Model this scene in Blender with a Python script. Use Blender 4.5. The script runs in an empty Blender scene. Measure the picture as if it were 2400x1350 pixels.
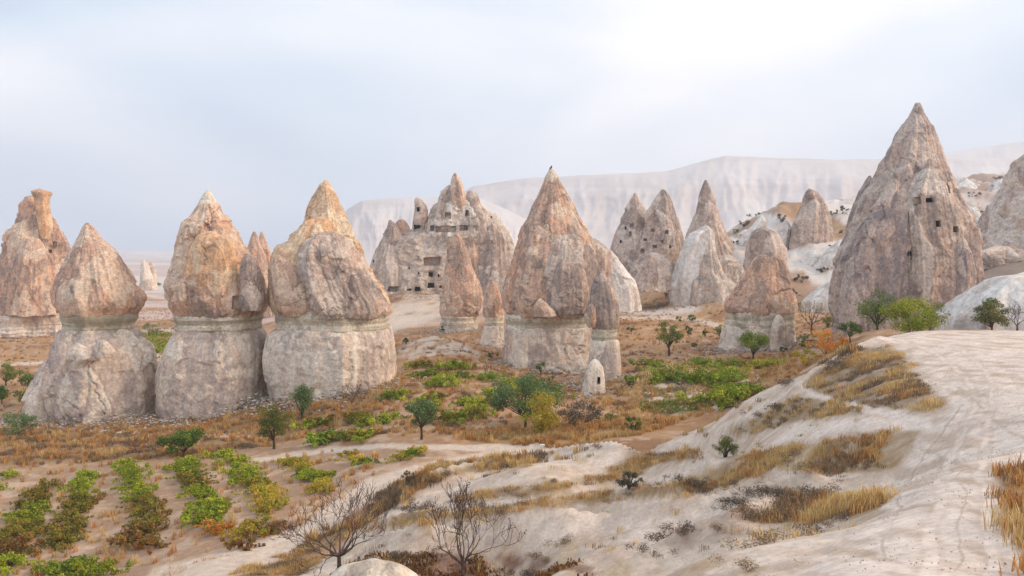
import bpy, bmesh, math, random
import numpy as np
from mathutils import Vector, Matrix
rng = np.random.default_rng(7)
random.seed(7)
SC = bpy.context.scene
COL = SC.collection
R = math.radians
F, HX, HY = 2000.0, 1200.0, 590.0       # focal length in photo pixels, and where the level horizon crosses the axis

# ------------------------------------------------------------------ camera
cam_d = bpy.data.cameras.new('camera')
cam_d.sensor_width = 36; cam_d.lens = 36 * F / 2400
cam_d.shift_y = (HY - 675) / 2400
cam_d.clip_start = 0.2; cam_d.clip_end = 20000
cam = bpy.data.objects.new('camera', cam_d); COL.objects.link(cam)
cam.rotation_euler = (R(90), 0, 0); cam.location = (0, 0, 0)
SC.camera = cam

# ------------------------------------------------------------------ world: hazy overcast sky
SUN_EL, SUN_AZ = 27.0, 100.0            # azimuth measured clockwise from the viewing direction
W = bpy.data.worlds.new('World'); SC.world = W; W.use_nodes = True
nt = W.node_tree; nt.nodes.clear()
def N(t, kind, **kw):
    n = t.nodes.new(kind)
    for k, v in kw.items(): setattr(n, k, v)
    return n
out = N(nt, 'ShaderNodeOutputWorld'); bg = N(nt, 'ShaderNodeBackground')
sky = N(nt, 'ShaderNodeTexSky', sky_type='NISHITA', sun_disc=False)
sky.sun_elevation = R(SUN_EL); sky.sun_rotation = R(SUN_AZ)
sky.air_density = 1.0; sky.dust_density = 2.0
tc = N(nt, 'ShaderNodeTexCoord')
mp = N(nt, 'ShaderNodeMapping'); mp.inputs['Scale'].default_value = (1.0, 1.0, 2.6); mp.inputs['Location'].default_value = (0.3, 0.1, 0.25)
mp.inputs['Rotation'].default_value = (0, R(-14), 0)
cn = N(nt, 'ShaderNodeTexNoise'); cn.inputs['Scale'].default_value = 1.9; cn.inputs['Detail'].default_value = 5; cn.inputs['Roughness'].default_value = 0.42; cn.inputs['Distortion'].default_value = 0.35
sep = N(nt, 'ShaderNodeSeparateXYZ')
# brighter cloud towards the sun side (+x)
gx = N(nt, 'ShaderNodeMapRange'); gx.inputs['From Min'].default_value = -0.45; gx.inputs['From Max'].default_value = 0.40
gx.interpolation_type = 'SMOOTHSTEP'
ad = N(nt, 'ShaderNodeMath', operation='MULTIPLY_ADD'); ad.inputs[1].default_value = 2.4
ad2 = N(nt, 'ShaderNodeMath', operation='MULTIPLY_ADD'); ad2.inputs[1].default_value = 0.55; ad2.inputs[2].default_value = -0.98
cr = N(nt, 'ShaderNodeValToRGB'); e = cr.color_ramp.elements
CLOUD = 7.4
e[0].position = 0.0; e[0].color = (0.38, 0.50, 0.67, 1)
e[1].position = 0.95; e[1].color = (0.975, 0.935, 0.925, 1)
m_ = cr.color_ramp.elements.new(0.42); m_.color = (0.61, 0.695, 0.79, 1)
mul = N(nt, 'ShaderNodeVectorMath', operation='SCALE'); mul.inputs['Scale'].default_value = CLOUD
mix = N(nt, 'ShaderNodeMix', data_type='RGBA'); mix.inputs[0].default_value = 0.93
L = nt.links.new
L(tc.outputs['Generated'], mp.inputs[0]); L(mp.outputs[0], cn.inputs['Vector'])
L(tc.outputs['Generated'], sep.inputs[0]); L(sep.outputs[0], gx.inputs[0])
L(cn.outputs[0], ad.inputs[0]); L(gx.outputs[0], ad2.inputs[0]); L(ad2.outputs[0], ad.inputs[2])
L(ad.outputs[0], cr.inputs[0]); L(cr.outputs[0], mul.inputs[0])
L(sky.outputs[0], mix.inputs[6]); L(mul.outputs[0], mix.inputs[7])
L(mix.outputs[2], bg.inputs[0]); bg.inputs[1].default_value = 0.12
L(bg.outputs[0], out.inputs[0])

sun_d = bpy.data.lights.new('sun', 'SUN'); sun_d.energy = 1.5; sun_d.angle = R(12); sun_d.color = (1.0, 0.80, 0.60)
sun = bpy.data.objects.new('sun', sun_d); COL.objects.link(sun)
az, el = R(SUN_AZ), R(SUN_EL)
sdir = Vector((math.sin(az) * math.cos(el), math.cos(az) * math.cos(el), math.sin(el)))
sun.rotation_euler = sdir.to_track_quat('Z', 'Y').to_euler(); sun.location = sdir * 300
SC.view_settings.view_transform = 'Standard'; SC.view_settings.look = 'None'
SC.view_settings.gamma = 1; SC.view_settings.exposure = 0.60; SC.view_settings.use_curve_mapping = False
SC.render.engine = 'CYCLES'
SC.cycles.max_bounces = 4; SC.cycles.diffuse_bounces = 2; SC.cycles.volume_bounces = 1; SC.cycles.transmission_bounces = 2; SC.cycles.transparent_max_bounces = 4
SC.cycles.use_denoising = True

# ------------------------------------------------------------------ helpers
def tag(o, label=None, cat=None, group=None, kind=None):
    if label: o['label'] = label
    if cat: o['category'] = cat
    if group: o['group'] = group
    if kind: o['kind'] = kind
    return o
def empty(name, loc, label, cat, group=None, rz=0.0):
    o = bpy.data.objects.new(name, None); COL.objects.link(o)
    o.location = loc; o.rotation_euler = (0, 0, rz); o.empty_display_size = 0.3
    return tag(o, label, cat, group)
def mesh_np(name, V, Fa, mat=None, smooth=True, attrs=None):
    """V (n,3), Fa (m,k) integer faces of equal size"""
    me = bpy.data.meshes.new(name)
    V = np.asarray(V, dtype=np.float32); Fa = np.asarray(Fa, dtype=np.int32)
    m, k = Fa.shape
    me.vertices.add(len(V)); me.vertices.foreach_set('co', V.ravel())
    me.loops.add(m * k); me.loops.foreach_set('vertex_index', Fa.ravel())
    me.polygons.add(m); me.polygons.foreach_set('loop_start', np.arange(0, m * k, k, dtype=np.int32))
    me.polygons.foreach_set('loop_total', np.full(m, k, dtype=np.int32))
    me.polygons.foreach_set('use_smooth', np.full(m, smooth))
    me.update(calc_edges=True)
    if attrs:
        for an, av in attrs.items():
            av = np.asarray(av, dtype=np.float32)
            if av.ndim == 2:
                a = me.attributes.new(an, 'FLOAT_COLOR', 'POINT'); c4 = np.ones((len(av), 4), np.float32); c4[:, :3] = av
                a.data.foreach_set('color', c4.ravel())
            else:
                a = me.attributes.new(an, 'FLOAT', 'POINT'); a.data.foreach_set('value', av)
    if mat: me.materials.append(mat)
    return me
def obj(name, me, parent=None, loc=None):
    o = bpy.data.objects.new(name, me); COL.objects.link(o)
    if parent: o.parent = parent
    if loc is not None: o.location = loc
    return o
def copy_tree(o, parent=None):
    c = o.copy(); COL.objects.link(c); c.parent = parent
    for ch in KIDS.get(o.name, []):
        d = copy_tree(ch, c)
    return c
KIDS = {}
def kid(p, c): KIDS.setdefault(p.name, []).append(c); c.parent = p; return c

# numpy gradient noise
_pr = np.random.default_rng(11)
PERM = np.concatenate([_pr.permutation(256)] * 2).astype(np.int32)
GR = _pr.normal(size=(256, 3)); GR /= np.linalg.norm(GR, axis=1)[:, None]; GR = GR.astype(np.float32)
RV = _pr.random((256, 3)).astype(np.float32)
def _idx(a, b, c): return PERM[(PERM[(PERM[a & 255] + b) & 255] + c) & 255]
def perlin(P):
    P = np.asarray(P, np.float32); I = np.floor(P).astype(np.int32); f = P - I
    w = f * f * f * (f * (f * 6 - 15) + 10); res = 0
    for dx in (0, 1):
        wx = w[:, 0] if dx else 1 - w[:, 0]
        for dy in (0, 1):
            wy = w[:, 1] if dy else 1 - w[:, 1]
            for dz in (0, 1):
                wz = w[:, 2] if dz else 1 - w[:, 2]
                g = GR[_idx(I[:, 0] + dx, I[:, 1] + dy, I[:, 2] + dz)]
                d = g[:, 0] * (f[:, 0] - dx) + g[:, 1] * (f[:, 1] - dy) + g[:, 2] * (f[:, 2] - dz)
                res = res + wx * wy * wz * d
    return res * 1.6
def fbm(P, o=4, lac=2.07, g=0.5):
    P = np.asarray(P, np.float32); r = 0; a = 1.0
    for i in range(o):
        r = r + a * perlin(P + 17.3 * i); P = P * lac; a *= g
    return r
def ridged(P, o=4):
    P = np.asarray(P, np.float32); r = 0; a = 1.0
    for i in range(o):
        r = r + a * (1 - 2 * np.abs(perlin(P + 9.1 * i))); P = P * 2.1; a *= 0.5
    return r / 1.9
def worley(P):
    """F1, F2, random number of nearest cell, tilted facet value"""
    P = np.asarray(P, np.float32); I = np.floor(P).astype(np.int32); f = P - I
    f1 = np.full(len(P), 9.0, np.float32); f2 = f1.copy(); cid = np.zeros(len(P), np.float32); fac = np.zeros(len(P), np.float32)
    for dx in (-1, 0, 1):
        for dy in (-1, 0, 1):
            for dz in (-1, 0, 1):
                k = _idx(I[:, 0] + dx, I[:, 1] + dy, I[:, 2] + dz)
                v = (RV[k] + np.array([dx, dy, dz], np.float32) - f); d = np.sqrt((v * v).sum(1)); tl = (v * GR[(k * 5 + 1) & 255]).sum(1)
                n = d < f1
                f2 = np.where(n, f1, np.minimum(f2, d)); cid = np.where(n, RV[(k * 7 + 3) & 255, 0], cid); fac = np.where(n, tl, fac); f1 = np.where(n, d, f1)
    return f1, f2, cid, fac
def sstep(a, b, x): t = np.clip((x - a) / (b - a), 0, 1); return t * t * (3 - 2 * t)

# ------------------------------------------------------------------ materials
def new_mat(name):
    m = bpy.data.materials.new(name); m.use_nodes = True; t = m.node_tree; t.nodes.clear()
    o = N(t, 'ShaderNodeOutputMaterial'); b = N(t, 'ShaderNodeBsdfPrincipled'); t.links.new(b.outputs[0], o.inputs[0])
    b.inputs['Roughness'].default_value = 0.95; b.inputs['Specular IOR Level'].default_value = 0.15
    return m, t, b
def nz(t, vec, scale, detail=6, rough=0.55, dist=0.0):
    n = N(t, 'ShaderNodeTexNoise'); n.inputs['Scale'].default_value = scale; n.inputs['Detail'].default_value = detail
    n.inputs['Roughness'].default_value = rough; n.inputs['Distortion'].default_value = dist; t.links.new(vec, n.inputs['Vector']); return n.outputs[0]
def ramp(t, fac, a, b):
    n = N(t, 'ShaderNodeMapRange'); n.interpolation_type = 'SMOOTHSTEP'; n.inputs['From Min'].default_value = a; n.inputs['From Max'].default_value = b
    t.links.new(fac, n.inputs[0]); return n.outputs[0]
def mixc(t, fac, a, b, mode='MIX'):
    n = N(t, 'ShaderNodeMix', data_type='RGBA', blend_type=mode)
    for i, v in ((0, fac), (6, a), (7, b)):
        if isinstance(v, bpy.types.NodeSocket): t.links.new(v, n.inputs[i])
        elif isinstance(v, tuple): n.inputs[i].default_value = (*v, 1)
        else: n.inputs[i].default_value = v
    return n.outputs[2]
def math_(t, op, a, b=None):
    n = N(t, 'ShaderNodeMath', operation=op)
    for i, v in ((0, a), (1, b)):
        if v is None: continue
        if isinstance(v, bpy.types.NodeSocket): t.links.new(v, n.inputs[i])
        else: n.inputs[i].default_value = v
    return n.outputs[0]
def mapped(t, vec, scale, loc=(0, 0, 0)):
    n = N(t, 'ShaderNodeMapping'); n.inputs['Scale'].default_value = scale; n.inputs['Location'].default_value = loc; t.links.new(vec, n.inputs[0]); return n.outputs[0]
def rock_mat(name, a, b, lichen, pale, lich=(0.5, 0.62), sz=1.0, bands=0.0, crack=1.0, palea=(0.6, 0.7), grain=1.0):
    m, t, bs = new_mat(name)
    g = N(t, 'ShaderNodeNewGeometry'); P = g.outputs['Position']
    n1 = nz(t, P, 0.16 / sz, 8, 0.6, 0.6)
    c = mixc(t, ramp(t, n1, 0.40, 0.60), a, b)
    st = mapped(t, P, (1.2, 1.2, 0.16)); n2 = nz(t, st, 0.42 / sz, 7, 0.62, 0.8)
    c = mixc(t, math_(t, 'MULTIPLY', ramp(t, n2, palea[0] - 0.06, palea[1]), 0.75), c, pale)
    n3 = nz(t, mapped(t, P, (1, 1, 0.7), (5, 9, 2)), 0.36 / sz, 10, 0.66, 0.5)
    c = mixc(t, math_(t, 'MULTIPLY', ramp(t, n3, *lich), 0.85), c, lichen)
    rs_ = nz(t, mapped(t, P, (2.6, 2.6, .13), (7, 3, 1)), .5 / sz, 8, .68, .4)
    c = mixc(t, math_(t, 'MULTIPLY', ramp(t, rs_, .54, .66), .38), c, lichen); c = mixc(t, math_(t, 'MULTIPLY', ramp(t, rs_, .46, .36), .35), c, pale)
    ce = N(t, 'ShaderNodeAttribute', attribute_name='cell').outputs['Fac']; cj = math_(t, 'ADD', ce, math_(t, 'MULTIPLY', math_(t, 'SUBTRACT', nz(t, P, 1.1 / sz, 5, .6), .5), .5))
    c = mixc(t, math_(t, 'MULTIPLY', ramp(t, cj, .60, .65), .62), c, pale); c = mixc(t, math_(t, 'MULTIPLY', ramp(t, cj, .37, .32), .55), c, lichen)
    # fine blotches and grain
    n4 = nz(t, P, 1.9 / sz, 8, 0.7, 0.2); n5 = nz(t, P, 4.6 / sz, 5, 0.75)
    c = mixc(t, ramp(t, n4, 0.56, 0.72), c, mixc(t, 0.5, c, pale))
    v = math_(t, 'MULTIPLY_ADD', ramp(t, n4, 0.34, 0.66), 0.34); t.nodes[-1].inputs[2].default_value = 0.80
    c = mixc(t, 1.0, c, N_rgb(t, v), 'MULTIPLY')
    v5 = math_(t, 'MULTIPLY_ADD', ramp(t, n5, 0.36, 0.56), 0.36 * grain); t.nodes[-1].inputs[2].default_value = 1.08 - 0.36 * grain
    c = mixc(t, 1.0, c, N_rgb(t, v5), 'MULTIPLY')
    height = math_(t, 'ADD', math_(t, 'MULTIPLY', n4, 0.55), math_(t, 'MULTIPLY', n5, 0.18))
    height = math_(t, 'ADD', height, math_(t, 'MULTIPLY', n3, 0.5))
    if bands:
        bn = nz(t, mapped(t, P, (0.05, 0.05, 1.5)), 1.3 / sz, 3, 0.6, 0.35)
        c = mixc(t, math_(t, 'MULTIPLY', ramp(t, bn, 0.5, 0.62), bands), c, lichen)
        height = math_(t, 'ADD', height, math_(t, 'MULTIPLY', bn, 0.6))
    if crack:
        wv = N(t, 'ShaderNodeVectorMath', operation='MULTIPLY_ADD')
        nn = N(t, 'ShaderNodeTexNoise'); nn.inputs['Scale'].default_value = 0.5 / sz; nn.inputs['Detail'].default_value = 5; t.links.new(P, nn.inputs['Vector'])
        t.links.new(nn.outputs['Color'], wv.inputs[0]); wv.inputs[1].default_value = (3.4 * sz,) * 3; t.links.new(P, wv.inputs[2])
        vo = N(t, 'ShaderNodeTexVoronoi', feature='DISTANCE_TO_EDGE'); vo.inputs['Scale'].default_value = 0.27 / sz; t.links.new(wv.outputs[0], vo.inputs['Vector'])
        msk = ramp(t, nz(t, mapped(t, P, (1, 1, 1), (3, 3, 3)), 0.2 / sz, 2), 0.52, 0.62)
        ln = ramp(t, vo.outputs['Distance'], 0.018, 0.0)
        k = math_(t, 'MULTIPLY', math_(t, 'MULTIPLY', ln, msk), 0.62 * crack)
        dk = tuple(x * 0.35 for x in lichen)
        c = mixc(t, k, c, dk)
        height = math_(t, 'SUBTRACT', height, math_(t, 'MULTIPLY', k, 0.6))
    bp = N(t, 'ShaderNodeBump'); bp.inputs['Strength'].default_value = 0.6; bp.inputs['Distance'].default_value = 0.34 * sz
    t.links.new(height, bp.inputs['Height']); t.links.new(bp.outputs[0], bs.inputs['Normal'])
    t.links.new(c, bs.inputs['Base Color'])
    return m
def N_rgb(t, v):
    n = N(t, 'ShaderNodeCombineColor')
    for i in range(3): t.links.new(v, n.inputs[i])
    return n.outputs[0]

M = {}
M['warm'] = rock_mat('warm_tuff', (0.72, 0.425, 0.285), (0.63, 0.405, 0.30), (0.31, 0.225, 0.19), (0.80, 0.63, 0.48), (0.52, 0.64), palea=(.56, .66))
M['orange'] = rock_mat('orange_tuff', (0.80, 0.46, 0.25), (0.70, 0.46, 0.30), (0.42, 0.28, 0.20), (0.84, 0.67, 0.48), (0.57, 0.69), palea=(.56, .66))
M['grey'] = rock_mat('grey_brown_tuff', (0.46, 0.345, 0.285), (0.60, 0.42, 0.33), (0.28, 0.22, 0.20), (0.74, 0.61, 0.51), (0.50, 0.62), palea=(0.59, 0.71))
M['base'] = rock_mat('pale_lower_tuff', (0.83, 0.675, 0.54), (0.75, 0.57, 0.45), (0.48, 0.385, 0.345), (0.88, 0.78, 0.66), (0.50, 0.60), crack=0.5, grain=.8)
M['giant'] = rock_mat('dark_grey_streaked_tuff', (0.47, 0.34, 0.295), (0.59, 0.425, 0.345), (0.28, 0.225, 0.215), (0.72, 0.58, 0.48), (0.48, 0.59), palea=(0.60, 0.71), crack=.6)
M['band'] = rock_mat('greenish_banded_tuff', (0.65, 0.565, 0.44), (0.74, 0.63, 0.49), (0.34, 0.29, 0.20), (0.80, 0.71, 0.58), (0.56, 0.68), bands=0.6, crack=0.4)
M['cap'] = rock_mat('cream_tip_tuff', (0.80, 0.67, 0.53), (0.70, 0.56, 0.43), (0.46, 0.37, 0.30), (0.84, 0.73, 0.60), (0.6, 0.7), crack=0.3)
M['white'] = rock_mat('white_tuff', (0.78, 0.70, 0.625), (0.70, 0.595, 0.515), (0.48, 0.41, 0.37), (0.85, 0.80, 0.75), (0.60, 0.72), sz=1.4, crack=0.1, grain=0.5)
M['castle'] = rock_mat('castle_tuff', (0.72, 0.60, 0.49), (0.62, 0.46, 0.36), (0.40, 0.33, 0.29), (0.84, 0.76, 0.67), (0.53, 0.64), sz=1.2, crack=.6)
M['farcone'] = rock_mat('far_cone_tuff', (0.50, 0.365, 0.295), (0.61, 0.435, 0.34), (0.32, 0.25, 0.22), (0.76, 0.64, 0.54), (0.52, 0.64), sz=1.2, palea=(.58, .7), crack=.7)
M['stone'] = rock_mat('loose_stone', (0.66, 0.58, 0.50), (0.56, 0.47, 0.40), (0.36, 0.31, 0.28), (0.72, 0.66, 0.6), (0.6, 0.7), sz=0.3, crack=0)
def flat_mat(name, c, vary=0.25, scale=3.0):
    m, t, bs = new_mat(name); g = N(t, 'ShaderNodeNewGeometry')
    n = nz(t, g.outputs['Position'], scale, 5)
    col = mixc(t, ramp(t, n, 0.35, 0.65), tuple(x * (1 - vary) for x in c), tuple(min(1, x * (1 + vary)) for x in c)); t.links.new(col, bs.inputs['Base Color']); return m
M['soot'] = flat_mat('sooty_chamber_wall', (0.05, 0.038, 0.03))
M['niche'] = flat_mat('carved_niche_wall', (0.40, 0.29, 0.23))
M['bark'] = flat_mat('dark_bark', (0.075, 0.055, 0.045), 0.4, 20)
M['twig'] = flat_mat('grey_red_twig', (0.13, 0.085, 0.07), 0.4, 10)
M['white_paint'] = flat_mat('white_paint', (0.8, 0.8, 0.78), 0.03)
M['feather'] = flat_mat('dark_feather', (0.03, 0.025, 0.025), 0.2)
def leaf_mat(name, trans=0.35):
    m, t, bs = new_mat(name); o = [n for n in t.nodes if n.type == 'OUTPUT_MATERIAL'][0]
    at = N(t, 'ShaderNodeAttribute', attribute_name='Col'); oi = N(t, 'ShaderNodeObjectInfo')
    hs = N(t, 'ShaderNodeHueSaturation'); t.links.new(at.outputs['Color'], hs.inputs['Color'])
    v = N(t, 'ShaderNodeMapRange'); v.inputs['To Min'].default_value = 0.78; v.inputs['To Max'].default_value = 1.25; t.links.new(oi.outputs['Random'], v.inputs[0]); t.links.new(v.outputs[0], hs.inputs['Value'])
    t.links.new(hs.outputs[0], bs.inputs['Base Color']); bs.inputs['Roughness'].default_value = 0.7
    tr = N(t, 'ShaderNodeBsdfTranslucent'); t.links.new(hs.outputs[0], tr.inputs[0])
    mx = N(t, 'ShaderNodeMixShader'); mx.inputs[0].default_value = trans
    t.links.new(bs.outputs[0], mx.inputs[1]); t.links.new(tr.outputs[0], mx.inputs[2]); t.links.new(mx.outputs[0], o.inputs[0]); return m
M['leaf'] = leaf_mat('leaves'); M['grass'] = leaf_mat('dry_grass_blades', 0.25)

# ------------------------------------------------------------------ terrain: control points (px, D, z)
CP = []
def c_py(*pts):
    for px, py, D in pts: CP.append((px, D, -(py - HY) / F * D))
def c_z(*pts):
    for px, D, z in pts: CP.append((px, D, z))
# near ground, mostly below the frame
c_z((-600, 2, -2.2), (1200, 2, -1.75), (3000, 2, -1.8), (-600, 5, -3.4), (600, 5, -3.0), (1200, 5, -2.7), (1800, 5, -2.2), (2300, 5, -2.15), (3200, 5, -2.3),
    (-600, 10, -5.6), (300, 10, -5.6), (870, 10, -4.25), (1250, 10, -4.7), (1600, 10, -4.1), (300, 20, -10.2), (-500, 20, -11), (850, 15, -6.9), (1150, 15, -6.6), (1400, 14, -5.7),
    (850, 21, -8.9), (1150, 21, -8.9), (500, 30, -13.2), (-500, 32, -15.5), (100, 30, -13.6))
c_py((2200, 1350, 8), (2350, 1330, 8.4), (2000, 1300, 10), (1900, 1330, 10), (1700, 1300, 12), (1500, 1345, 13.5), (1400, 1335, 17), (1800, 1200, 15), (2000, 1200, 13.5),
     (2200, 1200, 11.3), (2000, 1100, 17), (2200, 1100, 14), (2200, 1000, 20), (2150, 1000, 21), (2100, 1020, 21.5), (2000, 1060, 21), (2200, 950, 23.5), (2350, 1000, 19), (2350, 850, 32),
     (2380, 1150, 12), (2400, 1250, 9.5), (2200, 880, 31), (2100, 900, 30), (2000, 880, 36), (1900, 905, 37), (2000, 950, 28), (1900, 960, 31), (1800, 1000, 33), (1750, 1032, 31))
c_z((3000, 10, -2.9), (3000, 20, -3.5), (3000, 45, -4.2), (2700, 30, -3.6))
# crest 5
c_py((1560, 1245, 18), (1700, 1195, 17.5), (1800, 1150, 18.5), (1950, 1110, 19.5), (1650, 1235, 16.5), (1480, 1290, 17.5))
c_z((1560, 21, -7.3), (1700, 21, -6.5), (1800, 21.5, -5.9), (1450, 21, -8.0))
# crest 4 and its face
c_py((1500, 1200, 24.5), (1300, 1250, 26), (1700, 1152, 24), (1500, 1162, 27), (1700, 1132, 26), (1900, 1085, 24), (1300, 1172, 28.5), (1200, 1176, 29), (1000, 1200, 30), (900, 1225, 31),
     (1200, 1300, 26.8), (1000, 1310, 26.5), (795, 1338, 26), (1085, 1352, 26), (1300, 1330, 22.5), (650, 1330, 32), (800, 1262, 34.5), (1000, 1230, 29), (1150, 1240, 28))
c_z((1300, 31, -9.6), (1500, 29.5, -8.8), (1100, 32, -10.2), (950, 33.5, -11))
# crest 3
c_py((1300, 1140, 35), (1100, 1165, 34.5), (1450, 1095, 35), (1600, 1085, 32.5), (1800, 1068, 28), (1700, 1050, 30), (870, 1200, 38.5), (1000, 1170, 36.5), (1200, 1155, 34.7))
c_z((1300, 37, -10.8), (1100, 37.5, -11.2), (1450, 37.5, -9.9))
# crest 2 and its face
c_py((1300, 1105, 39), (1450, 1025, 44.5), (1600, 1038, 40.5), (1650, 1042, 38), (1350, 1036, 47), (1280, 1054, 49), (1200, 1100, 41), (1100, 1078, 47), (1000, 1098, 48), (950, 1128, 46),
     (1050, 1150, 39.5), (1400, 1070, 41), (1180, 1066, 48.5), (870, 1170, 44))
c_z((1450, 50, -12.0), (1600, 46.5, -10.9), (1700, 43, -9.5), (1350, 52, -12.8), (1100, 51, -13.0), (1000, 52, -13.5))
# crest 1, the long shoulder of the right hand hill
c_py((1540, 1022, 50), (1600, 1008, 47.5), (1680, 975, 45), (1730, 950, 44), (1850, 888, 41.5), (1950, 835, 44), (2060, 787, 47), (2200, 780, 48), (2400, 778, 48), (2060, 830, 40), (1800, 950, 38))
c_z((1850, 52, -8.8), (1850, 70, -11.0), (1730, 54, -11), (1600, 58, -12.7), (2060, 60, -6.2), (2060, 75, -7.1), (2300, 62, -5.9), (2300, 80, -7.3), (2200, 70, -6.6), (2120, 66, -6.4), (1950, 58, -7.6), (1960, 86, -8.9), (2100, 95, -8.8), (2300, 100, -7.6), (3000, 80, -6))
# left: road and vineyard
c_py((450, 1342, 40), (600, 1300, 41), (700, 1262, 42.5), (800, 1192, 46.5), (870, 1142, 50), (1000, 1100, 53), (1130, 1072, 56), (1300, 1046, 58),
     (0, 1350, 44), (300, 1350, 43), (150, 1200, 55), (450, 1200, 52), (650, 1200, 49), (0, 1080, 68), (430, 1070, 66), (650, 1052, 68), (820, 1070, 61), (990, 1032, 62), (700, 1130, 57),
     (1240, 1005, 66), (1450, 1000, 63), (1600, 978, 70), (0, 1000, 84), (100, 985, 90), (250, 978, 90), (500, 967, 88), (620, 930, 90), (780, 900, 90), (900, 880, 93), (700, 985, 78))
c_z((-500, 60, -17), (-500, 120, -17.8))
# valley
c_py((1000, 860, 93), (1180, 930, 80), (1020, 787, 108), (960, 803, 108), (1100, 817, 106), (920, 870, 95), (1180, 855, 99), (1400, 868, 96), (1400, 905, 88), (1500, 870, 90), (1550, 835, 102), (1650, 900, 82),
     (1750, 930, 72), (1800, 870, 90), (1650, 790, 120), (1500, 745, 150), (1650, 750, 145), (1500, 705, 185), (1580, 702, 170), (1700, 705, 155), (1780, 820, 108), (1900, 782, 115), (1940, 705, 160),
     (940, 685, 178), (1050, 690, 178), (950, 745, 150), (925, 778, 130), (1080, 777, 125), (1150, 815, 112), (1200, 700, 170))
c_z((1020, 118, -12.9), (50, 130, -17.4), (250, 130, -17.2), (500, 120, -16.8), (700, 130, -15), (60, 180, -17.2), (330, 300, -17.3), (600, 190, -15), (750, 260, -16), (1000, 260, -13), (1300, 260, -13), (-500, 300, -18), (330, 700, -18), (1200, 600, -15), (-500, 900, -18))
# pale badland slopes on the right
c_py((1720, 565, 200), (1750, 528, 220), (1850, 492, 235), (1950, 497, 235), (2030, 490, 240), (1800, 600, 190), (1900, 620, 180), (1850, 680, 165), (2250, 432, 300), (2380, 424, 300), (2300, 480, 240),
     (2270, 560, 200), (2300, 622, 140), (2390, 645, 112), (1640, 600, 230))
c_z((1850, 320, 3), (1850, 430, -12), (2300, 450, 8), (3000, 300, 22), (3000, 150, 2), (1600, 320, -10), (2300, 700, -10), (1700, 700, -16))
CPA = np.array(CP, float)
def _uv(px, D): return np.stack([(px - HX) / F * 1.5, np.log(D)], 1)
CU = _uv(CPA[:, 0], CPA[:, 1])
def _tk(r2): return 0.5 * r2 * np.log(r2 + 1e-9)
def _fit():
    d = ((CU[:, None] - CU[None]) ** 2).sum(2); n = len(CU)
    A = np.zeros((n + 3, n + 3)); A[:n, :n] = _tk(d) + np.eye(n) * 2e-4; A[:n, n] = 1; A[:n, n + 1:] = CU; A[n:, :n] = A[:n, n:].T
    b = np.zeros(n + 3); b[:n] = CPA[:, 2]; return np.linalg.solve(A, b)
TW = _fit()
def height0(X, Y):
    X = np.atleast_1d(np.asarray(X, float)); Y = np.maximum(np.atleast_1d(np.asarray(Y, float)), 0.5)
    px = HX + X / Y * F; Q = _uv(np.clip(px, -900, 3300), np.clip(Y, 1.5, 900)); z = np.zeros(len(Q)); n = len(CU)
    for s in range(0, len(Q), 40000):
        q = Q[s:s + 40000]; z[s:s + 40000] = _tk(((q[:, None] - CU[None]) ** 2).sum(2)) @ TW[:n] + TW[n] + q @ TW[n + 1:]
    far = sstep(380, 900, Y); return z * (1 - far) + (-18.5) * far
CREST = []
for A_, w_, pl in [
    (.65, 1.3, [(1390, 17.3), (1480, 17.5), (1560, 18), (1640, 17.8), (1700, 17.6), (1800, 18.6), (1940, 19.8)]),
    (1.0, 1.7, [(880, 31.5), (1000, 30), (1200, 29), (1440, 27.8), (1560, 26.8), (1700, 26), (1900, 24.3)]),
    (1.0, 1.7, [(870, 38), (1000, 36.5), (1100, 35.5), (1200, 35), (1300, 35), (1450, 35), (1600, 32.5)]),
    (1.1, 2.1, [(960, 46), (1100, 47.5), (1280, 49), (1350, 47.5), (1450, 44.8), (1600, 41), (1660, 38)]),
    (.35, 1.6, [(1540, 50), (1600, 47.5), (1680, 45), (1730, 44), (1850, 41.5), (1950, 44), (2060, 47)])]:
    CREST.append((A_, w_, np.array([((p - HX) / F * d, d) for p, d in pl])))
def crest_dip(X, Y):
    z = np.zeros(len(X)); near = (Y > 12) & (Y < 60); x, y = X[near], Y[near]; q = np.stack([x, y, x * 0], 1); jig = .45 * fbm(q * .35 + 8, 3); zz = np.zeros(len(x))
    for A_, w_, pl in CREST:
        best = np.full(len(x), 99.0)
        for (x0, y0), (x1, y1) in zip(pl[:-1], pl[1:]):
            dx, dy = x1 - x0, y1 - y0; t = np.clip(((x - x0) * dx + (y - y0) * dy) / (dx * dx + dy * dy), 0, 1)
            best = np.minimum(best, np.hypot(x - x0 - t * dx, y - y0 - t * dy))
        d = np.maximum(best + jig * sstep(0, 2, best), 0); zz -= A_ * (1 - np.exp(-d / w_ * 1.3)) * np.exp(-(d / (2.6 * w_)) ** 2) * 1.5
    z[near] = zz; return z
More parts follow.
